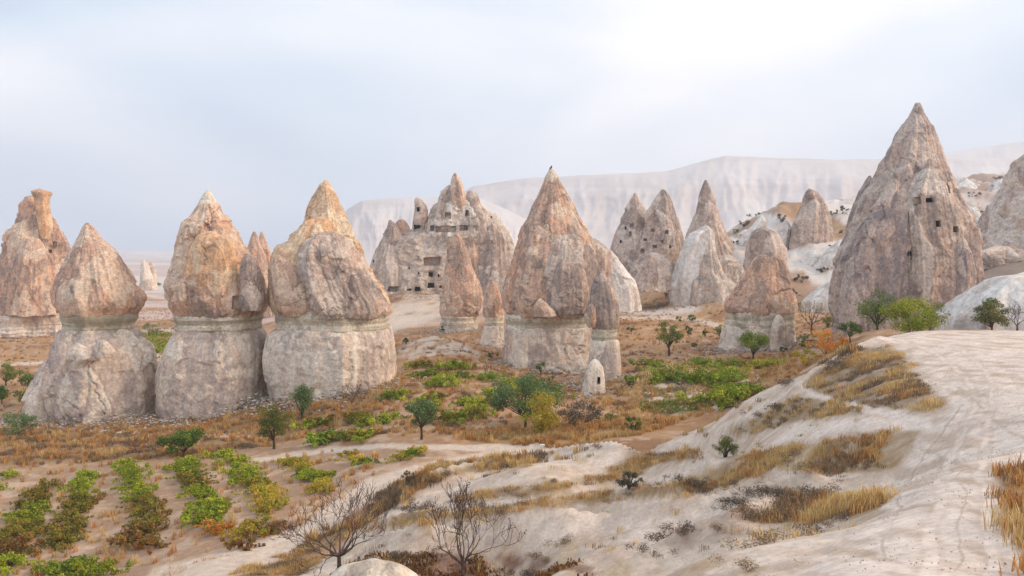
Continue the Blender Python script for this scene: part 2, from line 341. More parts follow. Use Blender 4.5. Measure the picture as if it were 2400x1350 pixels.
def height(X, Y):
    X = np.atleast_1d(np.asarray(X, float)); Y = np.atleast_1d(np.asarray(Y, float))
    z = height0(X, Y); px = HX + X / np.maximum(Y, .5) * F
    P = np.stack([X, Y, np.zeros_like(X)], 1)
    near = sstep(60, 25, Y)
    z += fbm(P * 0.22 + 3, 5) * (0.10 * (1 - .75 * sstep(1950, 2150, px) * sstep(56, 46, Y)) + 0.16 * sstep(45, 90, Y))
    # rills running down the pale slopes
    dn = sstep(10, 16, Y) * sstep(56, 48, Y) * sstep(2150, 1950, px) * sstep(700, 900, px)
    rl = np.stack([(X * 0.55 + Y * 0.75) * 0.9, (X * 0.75 - Y * 0.55) * 0.16, X * 0], 1)
    z += crest_dip(X, Y)
    z += dn * 0.045 * ridged(rl * .6 + 0.5 * fbm(P * 0.3, 2)[:, None], 3)
    z += fbm(P * 0.9, 4) * 0.028 * (1 + 0.5 * dn) * (1 - .5 * sstep(1950, 2150, px) * sstep(56, 46, Y))
    # badlands
    bd = sstep(150, 190, Y) * sstep(420, 330, Y) * sstep(1640, 1760, px)
    z += bd * (4.2 * ridged(P * np.array([0.045, 0.02, 1]) + 5, 5) - 0.5)
    far = sstep(250, 500, Y) * (1 - sstep(2200, 2900, Y)); z += far * 3.0 * fbm(P * 0.006, 5)
    z += sstep(600, 1500, Y) * (1 - sstep(2200, 2900, Y)) * 4 * ridged(P * np.array([.002, .006, 1]), 4)
    return z
def pt(px, D, z=None):
    x = (px - HX) / F * D
    return Vector((x, D, float(height(x, D)[0]) if z is None else z))
def at(px, py, D, spread=0.3):
    """the ground point seen at a pixel, near a distance"""
    Ds = D * np.exp(np.linspace(-spread, spread, 121)); X = (px - HX) / F * Ds; Z = height(X, Ds)
    e = np.abs(HY - Z / Ds * F - py) + 18 * np.abs(np.log(Ds / D)); i = int(np.argmin(e))
    return Vector((X[i], Ds[i], Z[i]))

# ---- painted zones of the ground, as outlines with a distance range
def inpoly(px, py, poly):
    poly = np.asarray(poly, float); r = np.zeros(len(px), bool); j = len(poly) - 1
    for i in range(len(poly)):
        xi, yi = poly[i]; xj, yj = poly[j]
        c = ((yi > py) != (yj > py)) & (px < (xj - xi) * (py - yi) / (yj - yi + 1e-9) + xi); r ^= c; j = i
    return r
def zone(px, py, poly, J):
    x0, y0 = np.min(poly, 0) - 60; x1, y1 = np.max(poly, 0) + 60; r = np.zeros(len(px)); s = (px > x0) & (px < x1) & (py > y0) & (py < y1)
    a, b = px[s], py[s]; r[s] = sum(inpoly(a + jx[s], b + jy[s], poly) for jx, jy in J) / len(J); return r
def near_line(px, py, line):
    """line of (x, y, half width): 0..1 closeness"""
    best = np.zeros(len(px))
    for (x0, y0, w0), (x1, y1, w1) in zip(line[:-1], line[1:]):
        dx, dy = x1 - x0, y1 - y0; t = np.clip(((px - x0) * dx + (py - y0) * dy) / (dx * dx + dy * dy), 0, 1)
        d = np.hypot(px - x0 - t * dx, (py - y0 - t * dy)); best = np.maximum(best, sstep(1.25, 0.7, d / (w0 + t * (w1 - w0))))
    return best
ZG = {  # grass zones and one painted shadow strip: polygon, D range, straw / orange / dark shares
 'hump': ([(1995, 815), (2100, 815), (2150, 880), (2212, 950), (2150, 965), (2060, 950), (1960, 935), (1880, 905), (1900, 880)], (20, 50), (.35, .15, .5)),
 'shoulder': ([(1765, 985), (1870, 930), (1990, 948), (2030, 965), (1870, 985), (1750, 1020), (1700, 1010)], (24, 50), (.5, .1, .4)),
 'tongue': ([(1900, 1038), (2150, 1003), (2140, 1045), (2090, 1095), (1950, 1112), (1820, 1100), (1700, 1140), (1590, 1166), (1420, 1170), (1440, 1152), (1650, 1110), (1700, 1085), (1780, 1060)], (15, 38), (.5, .3, .2)),
 'island': ([(1740, 1218), (1830, 1170), (1920, 1130), (2050, 1130), (2075, 1190), (2000, 1218), (1850, 1228)], (10, 22), (.4, .25, .35)),
 'saddle': ([(1400, 1125), (1440, 1090), (1480, 1060), (1640, 1052), (1640, 1075), (1540, 1085), (1500, 1110), (1450, 1130)], (30, 45), (.4, .3, .3)),
 'ledge': ([(945, 1130), (1010, 1092), (1150, 1072), (1300, 1062), (1240, 1092), (1060, 1115), (990, 1150)], (40, 56), (.6, .15, .25)),
 'shadow_strip': ([(850, 1195), (930, 1130), (1005, 1120), (960, 1165), (900, 1200)], (36, 54), (.1, .1, .8)),  # shadow at the ledge's left end, painted as dark soil and dark scrub
 'strip': ([(860, 1225), (1000, 1200), (1150, 1188), (1440, 1148), (1450, 1172), (1200, 1200), (1000, 1228), (870, 1245)], (27, 40), (.6, .25, .15)),
 'strip_b': ([(860, 1178), (1000, 1158), (1250, 1140), (1400, 1110), (1430, 1125), (1250, 1160), (1000, 1180)], (33, 42), (.6, .2, .2)),
 'verge': ([(540, 1350), (690, 1285), (790, 1212), (880, 1175), (910, 1195), (770, 1285), (720, 1350)], (28, 46), (.4, .2, .4)),
 'litter': ([(690, 1360), (900, 1292), (1120, 1300), (1250, 1305), (1420, 1335), (1350, 1400), (800, 1400)], (17, 30), (.05, .25, .7)),
 'right_bank': ([(2345, 1100), (2480, 1070), (2600, 1350), (2430, 1350), (2355, 1200)], (5, 20), (.2, .55, .25)),
 'rust': ([(1080, 1020), (1200, 1003), (1520, 985), (1620, 980), (1500, 1020), (1420, 1030), (1350, 1052), (1250, 1048), (1100, 1034)], (50, 74), (.35, .6, .05)),
 'left_meadow': ([(-100, 1015), (300, 975), (600, 940), (900, 880), (930, 930), (860, 985), (640, 1045), (420, 1072), (-100, 1100)], (58, 100), (.2, .45, .35)),
 'mid_meadow': ([(900, 880), (1000, 830), (1420, 850), (1460, 900), (1480, 1000), (1080, 1030), (860, 1020)], (55, 105), (.3, .45, .25)),
 'garden_edge': ([(1440, 860), (1860, 830), (1880, 870), (1740, 950), (1480, 1010), (1440, 960)], (55, 106), (.4, .4, .2)),
 'valley': ([(900, 800), (1200, 770), (1460, 700), (1960, 690), (1990, 800), (1860, 850), (1440, 870), (900, 870)], (95, 190), (.25, .4, .35)),
 'left_valley': ([(-100, 700), (420, 680), (420, 960), (-100, 1000)], (86, 260), (.2, .45, .35)),
}
TRAIL = [(2030, 792), (2060, 780), (2700, 770), (2700, 1060), (2345, 1090), (2335, 1190), (2420, 1360), (2500, 1500), (1850, 1500), (1900, 1330), (1985, 1262), (2085, 1200), (2075, 1120), (2160, 1010), (2225, 955), (2190, 880), (2120, 810)]
LINES = [
 ([(380, 1365, 40), (600, 1302, 30), (700, 1262, 26), (800, 1192, 24), (870, 1142, 24), (1000, 1100, 16), (1130, 1072, 12), (1300, 1050, 9)], (38, 62), 'road'),
 ([(90, 985, 6), (200, 1005, 6), (330, 1015, 3), (480, 1020, 3), (610, 1025, 2)], (70, 95), 'road'),
 ([(600, 1078, 5), (730, 1060, 7), (900, 1045, 6), (1100, 1050, 8), (1280, 1045, 9)], (55, 68), 'road'),
 ([(1440, 745, 3), (1560, 745, 4), (1640, 751, 5), (1700, 768, 7)], (120, 165), 'road'),
 ([(1860, 893, 6), (1905, 925, 6), (2000, 950, 7), (2160, 988, 10)], (20, 44), 'path'),
 ([(1740, 1040, 12), (1850, 1015, 18), (2000, 995, 16), (2170, 992, 14)], (18, 36), 'path'),
 ([(2165, 1400, 20), (2185, 1250, 14), (2215, 1120, 10), (2262, 1010, 8), (2290, 940, 6), (2262, 880, 4), (2180, 820, 3), (2100, 795, 2)], (6, 50), 'rut'),
 ([(2330, 1400, 18), (2318, 1250, 13), (2305, 1120, 9), (2318, 1010, 7), (2330, 930, 5), (2310, 870, 4), (2250, 815, 3)], (6, 50), 'rut'),
 ([(2240, 905, 2), (2290, 940, 3), (2330, 985, 3), (2400, 1030, 4)], (14, 36), 'dirt'), ([(2020, 1060, 2), (2120, 1040, 2), (2250, 1090, 2), (2330, 1105, 2)], (10, 24), 'dirt'),
 ([(2075, 1300, 3), (2110, 1180, 3), (2140, 1100, 2), (2210, 1010, 2), (2250, 950, 2)], (8, 30), 'dirt'), ([(2245, 1330, 4), (2255, 1180, 3), (2262, 1080, 2)], (7, 22), 'dirt'),
 ([(-50, 862, 5), (60, 852, 4), (140, 848, 4)], (110, 160), 'road'), ([(340, 838, 7), (390, 828, 6)], (110, 160), 'road'),
 ([(900, 745, 6), (950, 730, 4), (1040, 712, 5)], (130, 178), 'road'), ([(905, 770, 3), (940, 752, 4), (1040, 738, 4)], (125, 170), 'road'),
 ([(320, 690, 3), (400, 700, 3)], (200, 400), 'road'),
]
CC = {k: np.array(v, float) for k, v in dict(dune=(.68, .54, .425), dune2=(.58, .43, .325), dune3=(.45, .325, .235), trail=(.78, .635, .53), trail2=(.58, .43, .325), soil=(.42, .26, .165), soil2=(.56, .39, .27), brown=(.34, .175, .09), brown2=(.47, .275, .15),
      rust=(.46, .24, .09), straw=(.52, .36, .18), dark=(.19, .135, .10), white=(.72, .64, .575), olive=(.16, .15, .07), pink=(.60, .44, .37), litter=(.17, .07, .04)).items()}
def lerp(a, b, t): t = np.asarray(t)[:, None]; return a * (1 - t) + b * t
def ground_colour(X, Y, Z):
    px = HX + X / Y * F; py = HY - Z / Y * F; P = np.stack([X, Y, Z * 0], 1)
    S = P / np.maximum(Y, 5)[:, None] * 60           # pattern whose grain keeps its size in the picture's mid ground
    w1 = fbm(P * 0.35, 4); w2 = fbm(P * 0.35 + 50, 4); n = fbm(P * 0.10 + 20, 5); n2 = fbm(P * 0.55 + 70, 4); n3 = fbm(P * 2.2, 3)
    qx = px + w1 * 420 / np.maximum(Y, 8) * 1.2; qy = py + w2 * 260 / np.maximum(Y, 8) * 1.0
    J = []
    for q_ in range(6):
        a_ = 1.0 * (q_ - 2.5) * 3.2; J.append((a_ * 1.2 + 260 / np.maximum(Y, 8) * fbm(P * 1.1 + 13 * q_, 3), -a_ * .5 * (1 if q_ % 2 else -1) + 110 / np.maximum(Y, 8) * fbm(P * 1.1 + 90 + 7 * q_, 3)))
    C = np.tile(CC['brown2'], (len(X), 1)); C = lerp(C, CC['brown'], sstep(-.15, .35, n)); C = lerp(C, CC['soil2'], sstep(.22, .5, n2) * 0.75)
    C = lerp(C, CC['rust'], sstep(.1, .5, fbm(P * .16 + 90, 4)) * .5)
    # left valley: stretched pale strips
    lv = sstep(100, 125, Y); st = fbm(P * np.array([.008, .045, 1]) + 33, 5); C = lerp(C, CC['pink'], lv * sstep(-.05, .3, st) * sstep(1500, 700, px))
    C = lerp(C, lerp(np.tile(CC['pink'], (len(X), 1)), CC['white'], sstep(-.2, .3, fbm(P * np.array([.002, .01, 1]), 5))), sstep(230, 420, Y) * .9)
    # dunes of the foreground
    lim = np.interp(px, [500, 700, 860, 950, 1100, 1300, 1450, 1600, 1730, 1850, 1950, 2400], [33, 36, 44, 49, 51, 52, 50, 54, 50, 48, 52, 56])
    dn = sstep(1.04, 0.99, (Y / lim) * (1 + .03 * w1)) * sstep(480, 640, qx + (Y < 38) * 200)
    dc = lerp(np.tile(CC['dune'], (len(X), 1)), CC['dune2'], sstep(-.35, .4, n2))
    rl = np.stack([(X * .55 + Y * .75) * 1.5, (X * .75 - Y * .55) * .14, X * 0], 1) + w1[:, None] * .5; dc = lerp(dc, CC['dune3'], sstep(.02, .42, fbm(rl, 5)) * .42 * sstep(56, 30, Y)); dc = lerp(dc, CC['trail'], sstep(.0, .45, fbm(rl * .8 + 30, 4)) * .5)
    dc = lerp(dc, CC['pink'], sstep(.15, .5, fbm(P * .18 + 44, 4)) * .2); C = lerp(C, dc, dn)
    C = lerp(C, CC['straw'], dn * sstep(.28, .6, fbm(P * .9 + 7, 4)) * .45)
    # vineyard soil
    vy = zone(qx, qy, [(-300, 1098), (420, 1068), (640, 1035), (760, 1040), (900, 1052), (1250, 1040), (1100, 1075), (870, 1140), (700, 1260), (430, 1370), (300, 1700), (-600, 1700)], J) * (Y > 34) * (Y < 72)
    vc = lerp(np.tile(CC['soil'], (len(X), 1)), CC['soil2'], sstep(-.1, .45, n2)); vc = lerp(vc, CC['brown2'], sstep(.15, .5, fbm(P * np.array([.3, 1.5, 1]) + 4, 4)) * .7); C = lerp(C, vc, vy * 1.0)
    mm = zone(qx, qy, [(900, 880), (1000, 840), (1150, 850), (1200, 900), (1180, 1000), (900, 1035), (700, 1000)], J) * (Y > 55) * (Y < 103)
    C = lerp(C, lerp(vc, CC['brown2'], .35 + 0 * n), mm * sstep(-.35, .2, n2))
    # castle forecourt and mound
    fc = zone(qx, qy, [(890, 675), (1200, 675), (1200, 720), (1035, 745), (940, 770), (905, 790), (890, 740)], J) * (Y > 120) * (Y < 190); C = lerp(C, CC['dune'], fc * sstep(.35, -.05, n) * .9)
    md = zone(qx, qy, [(920, 835), (960, 795), (1020, 783), (1090, 805), (1135, 835), (1050, 830), (1000, 845)], J) * (Y > 98) * (Y < 113); C = lerp(C, CC['dune'], md * sstep(.4, -.1, n2) * .9)
    gr = zone(qx, qy, [(1490, 880), (1560, 845), (1760, 850), (1800, 890), (1700, 960), (1560, 972), (1500, 955)], J) * (Y > 60) * (Y < 105); C = lerp(C, lerp(np.tile(CC['olive'], (len(X), 1)), CC['dune'], sstep(-.1, .3, n2)), gr * .85)
    for a in ([(1450, 735), (1490, 725), (1560, 722), (1640, 712), (1640, 728), (1560, 740)], [(1300, 870), (1330, 845), (1400, 838), (1400, 860), (1340, 885)]):
        C = lerp(C, CC['white'], (zone(qx, qy, a, J) * (Y > 90) * (Y < 170)) * .8)
    # badland hill
    bd = sstep(140, 165, Y) * sstep(430, 400, Y) * sstep(1670, 1720, px)
    bc = lerp(np.tile(CC['white'], (len(X), 1)), CC['brown2'] * .7 + .06, sstep(.06, .28, fbm(P * np.array([.05, .03, 1]) + 9, 5))); bc = lerp(bc, np.tile(CC['brown2'] * .8, (len(X), 1)), sstep(.05, .3, fbm(np.stack([X * .10 + Z * .05, Y * .02, Z * .09], 1) + 3, 4)) * sstep(-9, 6, Z) * .85); bc = lerp(bc, CC['pink'], sstep(.0, .5, n) * .35 + sstep(2150, 2300, px) * .35); C = lerp(C, bc, bd)
    rb = zone(qx, qy, [(2265, 605), (2420, 600), (2420, 650), (2300, 700), (2265, 660)], J) * (Y > 100) * (Y < 160); C = lerp(C, CC['dark'] + .08, rb * .8)
    # grass zones tint the soil beneath the tufts, the shadow strip darkens it
    G = np.zeros(len(X))
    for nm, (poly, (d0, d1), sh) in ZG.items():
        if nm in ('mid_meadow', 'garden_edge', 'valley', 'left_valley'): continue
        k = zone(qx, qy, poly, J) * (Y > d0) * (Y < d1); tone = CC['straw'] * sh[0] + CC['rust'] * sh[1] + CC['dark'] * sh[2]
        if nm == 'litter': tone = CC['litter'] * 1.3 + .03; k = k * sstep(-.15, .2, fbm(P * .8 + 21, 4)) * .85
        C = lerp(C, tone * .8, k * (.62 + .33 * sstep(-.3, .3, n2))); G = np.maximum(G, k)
    tr = zone(qx, qy, TRAIL, J) * (Y < 58)
    rut = np.abs(((px - 2230) / F * Y)); tc_ = lerp(np.tile(CC['trail'], (len(X), 1)), CC['trail2'], sstep(-.05, .4, fbm(P * np.array([1.6, .3, 1]) + 8, 5)) * .85); tc_ = lerp(tc_, CC['dune3'] * 1.1, sstep(.22, .5, fbm(P * np.array([3.5, .8, 1]) + 28, 4)) * .5)
    C = lerp(C, tc_, tr * 1.0)
    for ln, (d0, d1), kd in LINES:
        k = near_line(qx * .6 + px * .4, qy * .5 + py * .5, ln) * (Y > d0) * (Y < d1)
        if kd == 'rut':
            kb = near_line(qx * .6 + px * .4, qy * .5 + py * .5, [(a, b, c * 1.9 + 2) for a, b, c in ln]) * (Y > d0) * (Y < d1); C = lerp(C, CC['trail2'], kb * .32)
        k = k * (sstep(-.6, .2, n2) if kd in ('rut', 'dirt') else 1)
        C = lerp(C, {'path': CC['trail'], 'rut': CC['trail'] * 1.05, 'dirt': CC['trail2'] * .75}.get(kd, CC['dune'] * 1.04), k * {'path': .92, 'rut': .8, 'dirt': .6}.get(kd, .85))
    C = C * (1 + .10 * n3[:, None] * sstep(120, 30, Y)[:, None])
    return np.clip(C, .02, .85)

def build_ground():
    D = np.concatenate([np.exp(np.linspace(math.log(1.0), math.log(7), 26))[:-1], np.exp(np.linspace(math.log(7), math.log(115), 430))[:-1],
                        np.exp(np.linspace(math.log(115), math.log(430), 130))[:-1], np.exp(np.linspace(math.log(430), math.log(3050), 50))])
    ce = np.linspace(-0.68, 0.68, 640); si = np.linspace(0.68, 1.9, 40)[1:]; U = np.concatenate([-si[::-1], ce, si])
    uu, dd = np.meshgrid(U, D); X = (uu * dd).ravel(); Y = dd.ravel(); Z = height(X, Y)
    nr, nc = len(D), len(U); i = np.arange(nr * nc).reshape(nr, nc)
    Fa = np.stack([i[:-1, :-1], i[:-1, 1:], i[1:, 1:], i[1:, :-1]], -1).reshape(-1, 4)
    C = ground_colour(X, Y, Z)
    m, t, bs = new_mat('ground_earth')
    a = N(t, 'ShaderNodeAttribute', attribute_name='Col'); g = N(t, 'ShaderNodeNewGeometry'); P = g.outputs['Position']
    n1 = nz(t, P, 2.2, 8, .65, .3); n2 = nz(t, P, 9.0, 6, .7); n3 = nz(t, P, .45, 6, .6)
    v = math_(t, 'MULTIPLY_ADD', ramp(t, n1, .3, .7), .22); t.nodes[-1].inputs[2].default_value = .89
    c = mixc(t, 1.0, a.outputs['Color'], N_rgb(t, v), 'MULTIPLY')
    v = math_(t, 'MULTIPLY_ADD', ramp(t, n2, .3, .65), .24); t.nodes[-1].inputs[2].default_value = .86
    c = mixc(t, 1.0, c, N_rgb(t, v), 'MULTIPLY')
    h = math_(t, 'ADD', math_(t, 'MULTIPLY', n1, .5), math_(t, 'MULTIPLY', n2, .22)); h = math_(t, 'ADD', h, n3)
    bp = N(t, 'ShaderNodeBump'); bp.inputs['Strength'].default_value = .4; bp.inputs['Distance'].default_value = .07
    t.links.new(h, bp.inputs['Height']); t.links.new(bp.outputs[0], bs.inputs['Normal']); t.links.new(c, bs.inputs['Base Color'])
    o = obj('ground', mesh_np('ground', np.stack([X, Y, Z], 1), Fa, m, True, {'Col': C})); tag(o, kind='structure')
build_ground()

# ------------------------------------------------------------------ far tableland
def build_hills():
    m, t, bs = new_mat('far_cliff'); g = N(t, 'ShaderNodeNewGeometry'); P = g.outputs['Position']
    a = nz(t, mapped(t, P, (1, 1, .12)), .012, 9, .62, .3); b = nz(t, mapped(t, P, (.05, .05, 1)), .05, 5, .6, .2); b2 = nz(t, mapped(t, P, (1, 1, 1)), .004, 6, .6)
    c = mixc(t, ramp(t, a, .42, .6), (.66, .59, .56), (.71, .65, .62)); c = mixc(t, math_(t, 'MULTIPLY', ramp(t, b, .5, .6), .5), c, (.58, .50, .47)); c = mixc(t, math_(t, 'MULTIPLY', ramp(t, b2, .5, .62), .4), c, (.56, .48, .44))
    t.links.new(c, bs.inputs['Base Color'])
    def ridge(name, prof, D, deep, foot, ncol=420, flute=14):
        px = np.linspace(prof[0][0], prof[-1][0], ncol); top = np.interp(px, [p[0] for p in prof], [p[1] for p in prof])
        V = []
        X = (px - HX) / F * D; zt = -(top - HY) / F * D; zt = zt + 1.2 * fbm(np.stack([X * .02, X * 0, X * 0], 1), 3)
        #  rows from the foot of the talus to the top of the cliff and the table behind
        rows = [(0.0, 0.0), (.14, .06), (.28, .13), (.40, .20), (.50, .28), (.56, .36), (.60, .45), (.63, .54), (.655, .62), (.68, .70), (.71, .76), (.76, .81), (.80, .88), (.83, .94), (.87, .98), (.93, 1.0), (1.6, 1.0), (3.0, .93)]
        n = 5; rr = []
        for (s0, h0), (s1, h1) in zip(rows[:-1], rows[1:]):
            for k in range(n): rr.append((s0 + (s1 - s0) * k / n, h0 + (h1 - h0) * k / n))
        rr.append(rows[-1]); nr = len(rr)
        for s, h in rr:
            Y = D - deep * (1 - s); z = foot + (zt - foot) * h
            f = ridged(np.stack([X * .011, np.full(ncol, Y * .004), z * .006], 1) + 3, 5); fine = ridged(np.stack([X * .05, X * 0, z * .01], 1), 3)
            k = math.exp(-((h - .5) / .38) ** 2)
            V.append(np.stack([X * (Y / D) + 0 * f, Y - k * deep * (.06 * f + .02 * fine), z + flute * .25 * k * f * (h < .97) + (h > .97) * 0], 1))
        V = np.concatenate(V); i = np.arange(nr * ncol).reshape(nr, ncol)
        Fa = np.stack([i[:-1, :-1], i[:-1, 1:], i[1:, 1:], i[1:, :-1]], -1).reshape(-1, 4)
        tag(obj(name, mesh_np(name, V, Fa, m)), kind='structure')
    ridge('hills', [(1000, 560), (1060, 470), (1110, 440), (1230, 421), (1320, 417), (1560, 406), (1640, 384), (1700, 369), (1780, 373), (1950, 379), (2060, 377), (2130, 372), (2300, 374), (2500, 380), (2900, 420)], 1500, 420, -20)
    ridge('far_hills', [(1900, 500), (2060, 385), (2200, 364), (2300, 349), (2400, 335), (2600, 318), (3000, 330), (3400, 420)], 2300, 500, -20, 300)
    ridge('hills.001', [(795, 520), (815, 492), (850, 472), (900, 467), (1000, 463), (1110, 462), (1180, 490), (1280, 535), (1400, 575)], 1150, 260, -20, 300)
    ridge('low_hills', [(-900, 588), (-200, 584), (0, 588), (120, 592), (300, 586), (420, 590), (600, 584), (760, 582), (900, 560), (1100, 560)], 2000, 300, -20, 300, 4)
build_hills()

# ------------------------------------------------------------------ rock builder
POLY, FLUTE = .74, .14
def rock_mesh(name, D, prof, mat, depth=0.85, seg=None, rows=None, amp=0.06, cell=3.4, plate=0.5, strata=0.0, sq=2.0, seed=0.0, lean=0.0, groove=0.35, loc=None, roll=0.0, flute=None, poly=None, pseed=None):
    FL_ = FLUTE if flute is None else flute; PO_ = POLY if poly is None else poly
    prof = sorted(prof); py = np.array([p[0] for p in prof], float); l = np.array([p[1] for p in prof], float); r = np.array([p[2] for p in prof], float)
    hpx = py[-1] - py[0]; wpx = (r - l).max()
    rows = rows or int(np.clip(hpx * 0.62, 24, 210)); seg = seg or int(np.clip(wpx * 1.25, 30, 260))
    # smooth resample
    yy = np.linspace(py[0], py[-1], rows); tt = np.linspace(0, 1, 9)[:0]
    ll = np.interp(yy, py, l); rr = np.interp(yy, py, r)
    ks = max(1, int(rows * 0.02)) * 2 + 1; kern = np.hanning(ks + 2)[1:-1]; kern /= kern.sum()
    pad = lambda a: np.convolve(np.pad(a, ks // 2, mode='edge'), kern, 'valid')
    ll, rr = pad(ll), pad(rr)
    k = D / F; z = -(yy - HY) * k; cx = ((ll + rr) / 2 - HX) * k; w = np.maximum((rr - ll) / 2 * k, 0.03)
    th = np.linspace(0, 2 * np.pi, seg, endpoint=False)
    ps_ = seed if pseed is None else pseed
    plate = min(plate, .125 * float(w.max())); groove = min(groove, plate)
    # closing rows top and bottom
    z = np.concatenate([[z[0] + w[0] * .25], z]); cx = np.concatenate([[cx[0]], cx]); w = np.concatenate([[w[0] * .3], w])
    ct, s_ = np.cos(th), np.sin(th); se = lambda c: np.sign(c) * np.abs(c) ** (2 / sq)
    ca, sa = se(ct), se(s_)
    dep = depth if np.ndim(depth) else np.full(len(z), depth)
    pg = np.random.default_rng(int(ps_ * 7) + 3); npg = int(pg.integers(5, 8)); va = np.sort((np.arange(npg) + pg.uniform(-.32, .32, npg)) / npg * 2 * np.pi + pg.uniform(0, 6)) ; vr_ = pg.uniform(.88, 1.12, npg)
    tw = np.linspace(0, 1, len(z)); rad = np.zeros((len(z), seg)); vx, vy = np.cos(va) * vr_, np.sin(va) * vr_
    for a_ in range(npg):
        x0, y0, x1, y1 = vx[a_], vy[a_], vx[(a_ + 1) % npg], vy[(a_ + 1) % npg]; nx, ny = y1 - y0, x0 - x1; c0_ = nx * x0 + ny * y0; den = nx * ct + ny * s_; rr_ = np.where(den > 1e-6, c0_ / np.maximum(den, 1e-6), 99); rad[0] = rr_ if a_ == 0 else np.minimum(rad[0], rr_)
    pr_ = rad[0]; lx, hx_ = (pr_ * ct).min(), (pr_ * ct).max(); px_ = (pr_ * ct - (lx + hx_) / 2) / ((hx_ - lx) / 2); pyy = pr_ * s_ / ((hx_ - lx) / 2)
    ca = (1 - PO_) * ca + PO_ * px_; sa = (1 - PO_) * sa + PO_ * pyy; ca = ca / np.abs(ca).max()
    fl = 0
    for kf, af in ((2.2, .5), (5.0, .3), (11.0, .2)): fl = fl + af * (1 - 2.2 * np.abs(perlin(np.stack([np.repeat(ct[None], len(z), 0)[:].ravel() * kf + ps_, np.repeat(s_[None], len(z), 0).ravel() * kf, np.repeat(tw, seg) * 1.1 + 3], 1)))).reshape(len(z), seg)
    fl = 1 + FL_ * (fl - fl.mean())
    ca = ca[None] * (1 + (fl - 1) * .6); sa = sa[None] * fl
    X = cx[:, None] + w[:, None] * ca; Y = D + lean * (z - z[-1])[:, None] + w[:, None] * dep[:, None] * sa; Z = np.repeat(z[:, None], seg, 1)
    P = np.stack([X.ravel(), Y.ravel(), Z.ravel()], 1); O = np.stack([np.tile(ct, (len(z), 1)).ravel(), np.tile(s_, (len(z), 1)).ravel(), np.full(P.shape[0], .0)], 1)
    W_ = np.repeat(w, seg); lim = np.minimum(1.0, W_ / (w.max() * .45) + .08)
    S = P + seed
    warp = np.stack([fbm(S * .25, 3), fbm(S * .25 + 31, 3), fbm(S * .25 + 67, 3)], 1)
    f1, f2, cid, fa = worley((S + warp * .55) / cell * np.array([1, 1, .5])); g1, g2, cid2, fb = worley((S + warp * .35) / (cell * .38) * np.array([1, 1, .7]) + 11)
    d = amp * w.max() * .5 * fbm(S * (0.8 / cell), 4)
    act = sstep(-.25, .35, fbm(S * .12 + 5, 2)); act2 = sstep(-.1, .4, fbm(S * .2 + 55, 3))
    d += plate * (.42 * (cid - .5) + .75 * fa) * (.35 + .65 * act) * sstep(0, .05, f2 - f1)
    d += plate * (.16 * (cid2 - .5) + .38 * fb) * act2
    d -= groove * .16 * sstep(.045, 0, f2 - f1) * act2
    vr = ridged(np.stack([S[:, 0] * .5, S[:, 1] * .5, S[:, 2] * .06], 1) + warp * .5, 4); d += plate * .22 * vr
    cr_ = 1 - np.abs(perlin(np.stack([S[:, 0] * .3, S[:, 1] * .3, S[:, 2] * .05], 1) + warp * .3)) * 2; d -= groove * .7 * sstep(.95, 1.0, cr_) * act
    d += plate * .07 * fbm(S * 1.3, 4) + plate * .06 * ridged(S * 2.6, 3)
    d += plate * .07 * perlin(np.stack([S[:, 2] * 1.3, S[:, 0] * .06, S[:, 1] * .06], 1))
    if strata: d += strata * (perlin(np.stack([S[:, 2] * 1.9, S[:, 0] * .03, S[:, 1] * .03], 1)) + .6 * perlin(np.stack([S[:, 2] * 5.1, S[:, 0] * .05, S[:, 1] * .05], 1))) * 1.0
    P = P + O * (d * lim)[:, None]
    P[:, 2] += .55 * plate * fbm(S * .5 + 40, 3) * lim
    n = len(z); i = np.arange(n * seg).reshape(n, seg); j = np.roll(i, -1, 1)
    Fa = np.stack([i[:-1], i[1:], j[1:], j[:-1]], -1).reshape(-1, 4)
    # fans closing both ends as triangles -> use degenerate-free quads via centre vertex pairs
    top = P[:seg].mean(0); bot = P[-seg:].mean(0); P = np.concatenate([P, [top], [bot]]); it, ib = len(P) - 2, len(P) - 1
    T1 = np.stack([i[0], j[0], np.full(seg, it)], -1); T2 = np.stack([j[-1], i[-1], np.full(seg, ib)], -1)
    cells = np.concatenate([.55 * cid + .45 * cid2, [.5, .5]])
    origin = Vector(loc) if loc is not None else Vector((float(cx[-1]), D, float(z[-1])))
    Q = P - np.array(origin)
    if roll:
        c_, s2 = math.cos(roll), math.sin(roll)
        Q = np.stack([Q[:, 0] * c_ - Q[:, 2] * s2, Q[:, 1], Q[:, 0] * s2 + Q[:, 2] * c_], 1)
    me = bpy.data.meshes.new(name); nq, ntr = len(Fa), 2 * seg; idx = np.concatenate([Fa.ravel(), T1.ravel(), T2.ravel()]).astype(np.int32)
    me.vertices.add(len(Q)); me.vertices.foreach_set('co', Q.astype(np.float32).ravel()); me.loops.add(len(idx)); me.loops.foreach_set('vertex_index', idx)
    me.polygons.add(nq + ntr); me.polygons.foreach_set('loop_start', np.concatenate([np.arange(nq) * 4, nq * 4 + np.arange(ntr) * 3]).astype(np.int32))
    me.polygons.foreach_set('loop_total', np.concatenate([np.full(nq, 4), np.full(ntr, 3)]).astype(np.int32))
    me.polygons.foreach_set('use_smooth', np.ones(nq + ntr, bool)); me.update(calc_edges=True); me.materials.append(mat)
    at_ = me.attributes.new('cell', 'FLOAT', 'POINT'); at_.data.foreach_set('value', cells.astype(np.float32))
    return me, origin, P
JR = np.random.default_rng(3)
